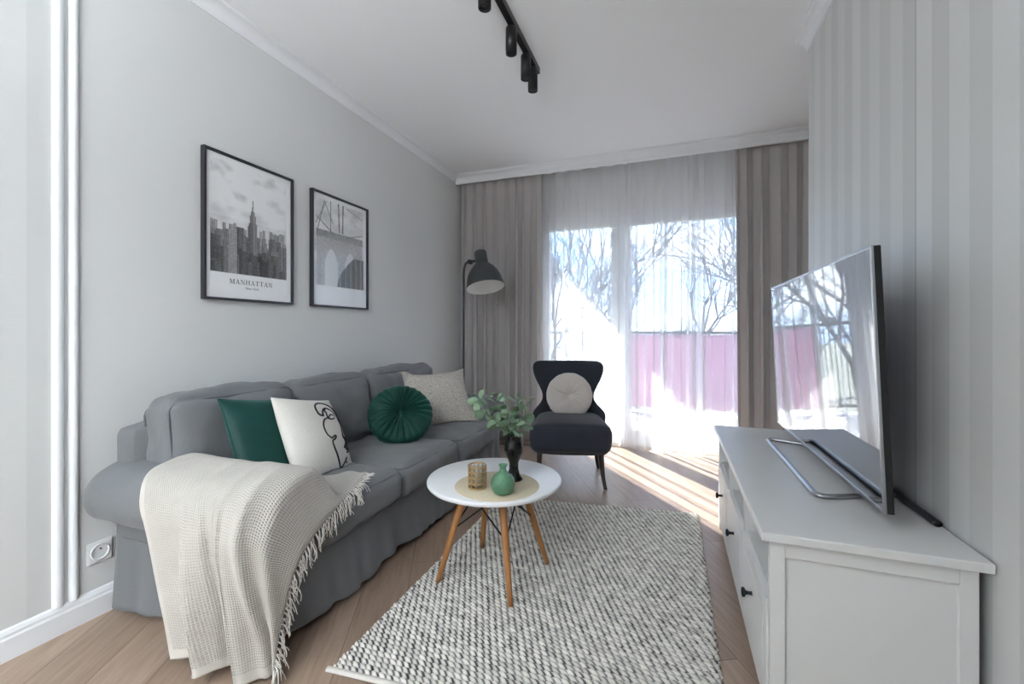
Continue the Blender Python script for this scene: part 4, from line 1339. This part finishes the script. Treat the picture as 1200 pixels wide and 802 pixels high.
# serif capitals: thick and thin strokes with feet, unit height 1
def glyphs():
    T, t, s = .17, .055, .06
    def bar(x0, y0, x1, y1, w): return [(x0-w/2, y0), (x0+w/2, y0), (x1+w/2, y1), (x1-w/2, y1)]
    def serif(x, y, w=.16): return [(x-w, y-s/2), (x+w, y-s/2), (x+w, y+s/2), (x-w, y+s/2)]
    g = {}
    g['M'] = (1.10, [bar(.14, 0, .14, 1, t), bar(.16, 1, .55, .05, T), bar(.55, .05, .92, 1, t), bar(.94, 0, .94, 1, T), serif(.14, .03), serif(.14, .97, .12), serif(.94, .03, .18), serif(.96, .97, .14)])
    g['A'] = (.92, [bar(.12, 0, .46, 1, t), bar(.80, 0, .44, 1, T), [(.24, .30), (.68, .30), (.68, .36), (.24, .36)], serif(.12, .03, .13), serif(.80, .03, .18)])
    g['N'] = (.98, [bar(.15, 0, .15, 1, t), bar(.15, 1, .82, 0, T), bar(.83, 0, .83, 1, t), serif(.15, .03), serif(.12, .97, .13), serif(.83, .97)])
    g['H'] = (1.0, [bar(.18, 0, .18, 1, T), bar(.82, 0, .82, 1, T), [(.2, .47), (.8, .47), (.8, .53), (.2, .53)], serif(.18, .03, .18), serif(.18, .97, .18), serif(.82, .03, .18), serif(.82, .97, .18)])
    g['T'] = (.86, [bar(.43, 0, .43, 1, T), [(.04, .94), (.82, .94), (.82, 1), (.04, 1)], serif(.43, .03, .18), bar(.06, .76, .06, .97, t), bar(.80, .76, .80, .97, t)])
    return g
def caption(txt, yc, z, hgt, gap, par):
    G_ = glyphs(); W_ = sum(G_[c][0] for c in txt) + gap*(len(txt)-1)
    x = -W_/2; V = []; F = []
    for c in txt:
        w, polys = G_[c]
        for P in polys:
            n = len(V)
            V += [(XL+.0125, yc + (x+a)*hgt, z + b_*hgt) for a, b_ in P]
            F.append(tuple(range(n, n+len(P))))
        x += w+gap
    link_mesh('caption', V, F, M['ink'], par, smooth=False)
caption('MANHATTAN', 1.685, 1.345, .024, .22, t1)
def small_text(txt, yc, z, size, par):
    cu = bpy.data.curves.new('caption', 'FONT'); cu.body = txt; cu.size = size; cu.align_x = 'CENTER'; cu.resolution_u = 4
    cu.shear = .25
    tmp = bpy.data.objects.new('tmp', cu); COL.objects.link(tmp)
    dg = bpy.context.evaluated_depsgraph_get(); me = bpy.data.meshes.new_from_object(tmp.evaluated_get(dg))
    V = np.array([v.co[:] for v in me.vertices]); F = [tuple(p.vertices) for p in me.polygons]
    bpy.data.objects.remove(tmp); bpy.data.curves.remove(cu); bpy.data.meshes.remove(me)
    W = np.c_[np.full(len(V), XL+.0125), yc+V[:, 0], z+V[:, 1]]
    link_mesh('subtitle', W, F, M['ink'], par, smooth=False)
small_text('New York', 1.685, 1.321, .018, t1)
# ---------------------------------------------------------------- soft things give way where they press on others
bpy.context.view_layer.update()
def tree_of(o):
    Mw = o.matrix_world
    V_ = [Mw @ v.co for v in o.data.vertices]
    return BVHTree.FromPolygons(V_, [tuple(p.vertices) for p in o.data.polygons])
def parts_of(root, names=None):
    out = []
    st = [root]
    while st:
        o = st.pop(); st += list(o.children)
        if o.type == 'MESH' and o.data and (names is None or o.name.split('.')[0] in names): out.append(o)
    return out
def settle(ob, others, gap=.004, reach=.10, rounds=3):
    bvs = [tree_of(o) for o in others]
    Mw = ob.matrix_world; Mi = Mw.inverted()
    P = [Mw @ v.co for v in ob.data.vertices]
    for _ in range(rounds):
        for i, p in enumerate(P):
            for bv in bvs:
                co_, no_, _k, dist = bv.find_nearest(p, reach)
                if co_ is None: continue
                d_ = (p-co_).dot(no_)
                if d_ < gap and (d_ < 0 or dist < gap): p = co_ + no_*gap
            P[i] = p
    for v, p in zip(ob.data.vertices, P): v.co = Mi @ p
    ob.data.update()
soft = parts_of(sofa, ('seat_cushion', 'back_cushion', 'arm', 'piping'))
cu = [o for o in bpy.data.objects if o.get('category') == 'cushion']
by = lambda k: next(o for o in cu if k in o['label'])
g_, w_, r_, b_ = by('dark green velvet square'), by('line-drawn'), by('pleated'), by('beige textured')
settle(g_, soft); [settle(k_, soft) for k_ in g_.children]; settle(w_, soft + [g_]); settle(b_, soft); settle(r_, soft + [b_])
settle(by('armchair'), parts_of(chair, ('seat', 'backrest')))
settle(th, parts_of(sofa, ('seat_cushion', 'arm', 'skirt', 'piping')) + [g_, w_], .005, .05)

# ---------------------------------------------------------------- light and camera
sc = bpy.context.scene
w = bpy.data.worlds.new('sky'); sc.world = w; w.use_nodes = True
nt = w.node_tree; bg = nt.nodes['Background']
tc = nt.nodes.new('ShaderNodeTexCoord'); sp = nt.nodes.new('ShaderNodeSeparateXYZ'); nt.links.new(tc.outputs['Generated'], sp.inputs[0])
rp = nt.nodes.new('ShaderNodeValToRGB'); nt.links.new(sp.outputs['Z'], rp.inputs[0])
e = rp.color_ramp.elements
e[0].position = 0; e[0].color = (.52, .70, .98, 1); e[1].position = .6; e[1].color = (.22, .45, .95, 1)
e.new(.22).color = (.30, .54, 1.0, 1)
ns = nt.nodes.new('ShaderNodeTexNoise'); ns.inputs['Scale'].default_value = 3.0; ns.inputs['Detail'].default_value = 6
mp = nt.nodes.new('ShaderNodeMapping'); mp.inputs['Scale'].default_value = (1, 1, 2.6); nt.links.new(tc.outputs['Generated'], mp.inputs[0]); nt.links.new(mp.outputs[0], ns.inputs['Vector'])
cr = nt.nodes.new('ShaderNodeValToRGB'); nt.links.new(ns.outputs['Fac'], cr.inputs[0])
cr.color_ramp.elements[0].position = .48; cr.color_ramp.elements[1].position = .66
mx = nt.nodes.new('ShaderNodeMix'); mx.data_type = 'RGBA'
nt.links.new(cr.outputs[0], mx.inputs[0]); nt.links.new(rp.outputs[0], mx.inputs[6]); mx.inputs[7].default_value = (.85, .92, 1, 1)
nt.links.new(mx.outputs[2], bg.inputs[0]); bg.inputs[1].default_value = 1.08

sun = bpy.data.lights.new('sun', 'SUN'); sun.energy = 8.2; sun.angle = R(.6); sun.color = (1.0, .97, .93)
so_ = bpy.data.objects.new('sun', sun); COL.objects.link(so_)
d = Vector((.594, -.76, -.665)).normalized()
so_.rotation_euler = d.to_track_quat('-Z', 'Y').to_euler(); so_.location = (-6, 9, 8)

# fill light added out of view behind the camera, washing the ceiling
al = bpy.data.lights.new('added_fill_light', 'AREA'); al.shape = 'RECTANGLE'; al.size = 1.6; al.size_y = 1.0; al.energy = 72; al.spread = R(150); al.color = (.885, .955, 1.0)
ao = bpy.data.objects.new('added_fill_light', al); COL.objects.link(ao)
ao.location = (-.05, -2.5, 1.2); ao.rotation_euler = (R(172), 0, 0)

cam = bpy.data.cameras.new('camera'); co = bpy.data.objects.new('camera', cam); COL.objects.link(co)
co.location = (0, 0, 1.105)
co.rotation_euler = (R(90), 0, math.atan2(188, 510))
cam.sensor_fit = 'HORIZONTAL'; cam.sensor_width = 36; cam.lens = 36*510/1200
cam.shift_y = -13/1200; cam.clip_start = .02
sc.camera = co
sc.view_settings.view_transform = 'Standard'; sc.view_settings.look = 'None'
sc.view_settings.gamma = 1; sc.view_settings.use_curve_mapping = False
sc.view_settings.exposure = 2.38
cy = sc.cycles
cy.use_denoising = True; cy.max_bounces = 12; cy.diffuse_bounces = 5; cy.glossy_bounces = 4; cy.transparent_max_bounces = 24; cy.transmission_bounces = 8
cy.caustics_reflective = False; cy.caustics_refractive = False; cy.sample_clamp_indirect = 6
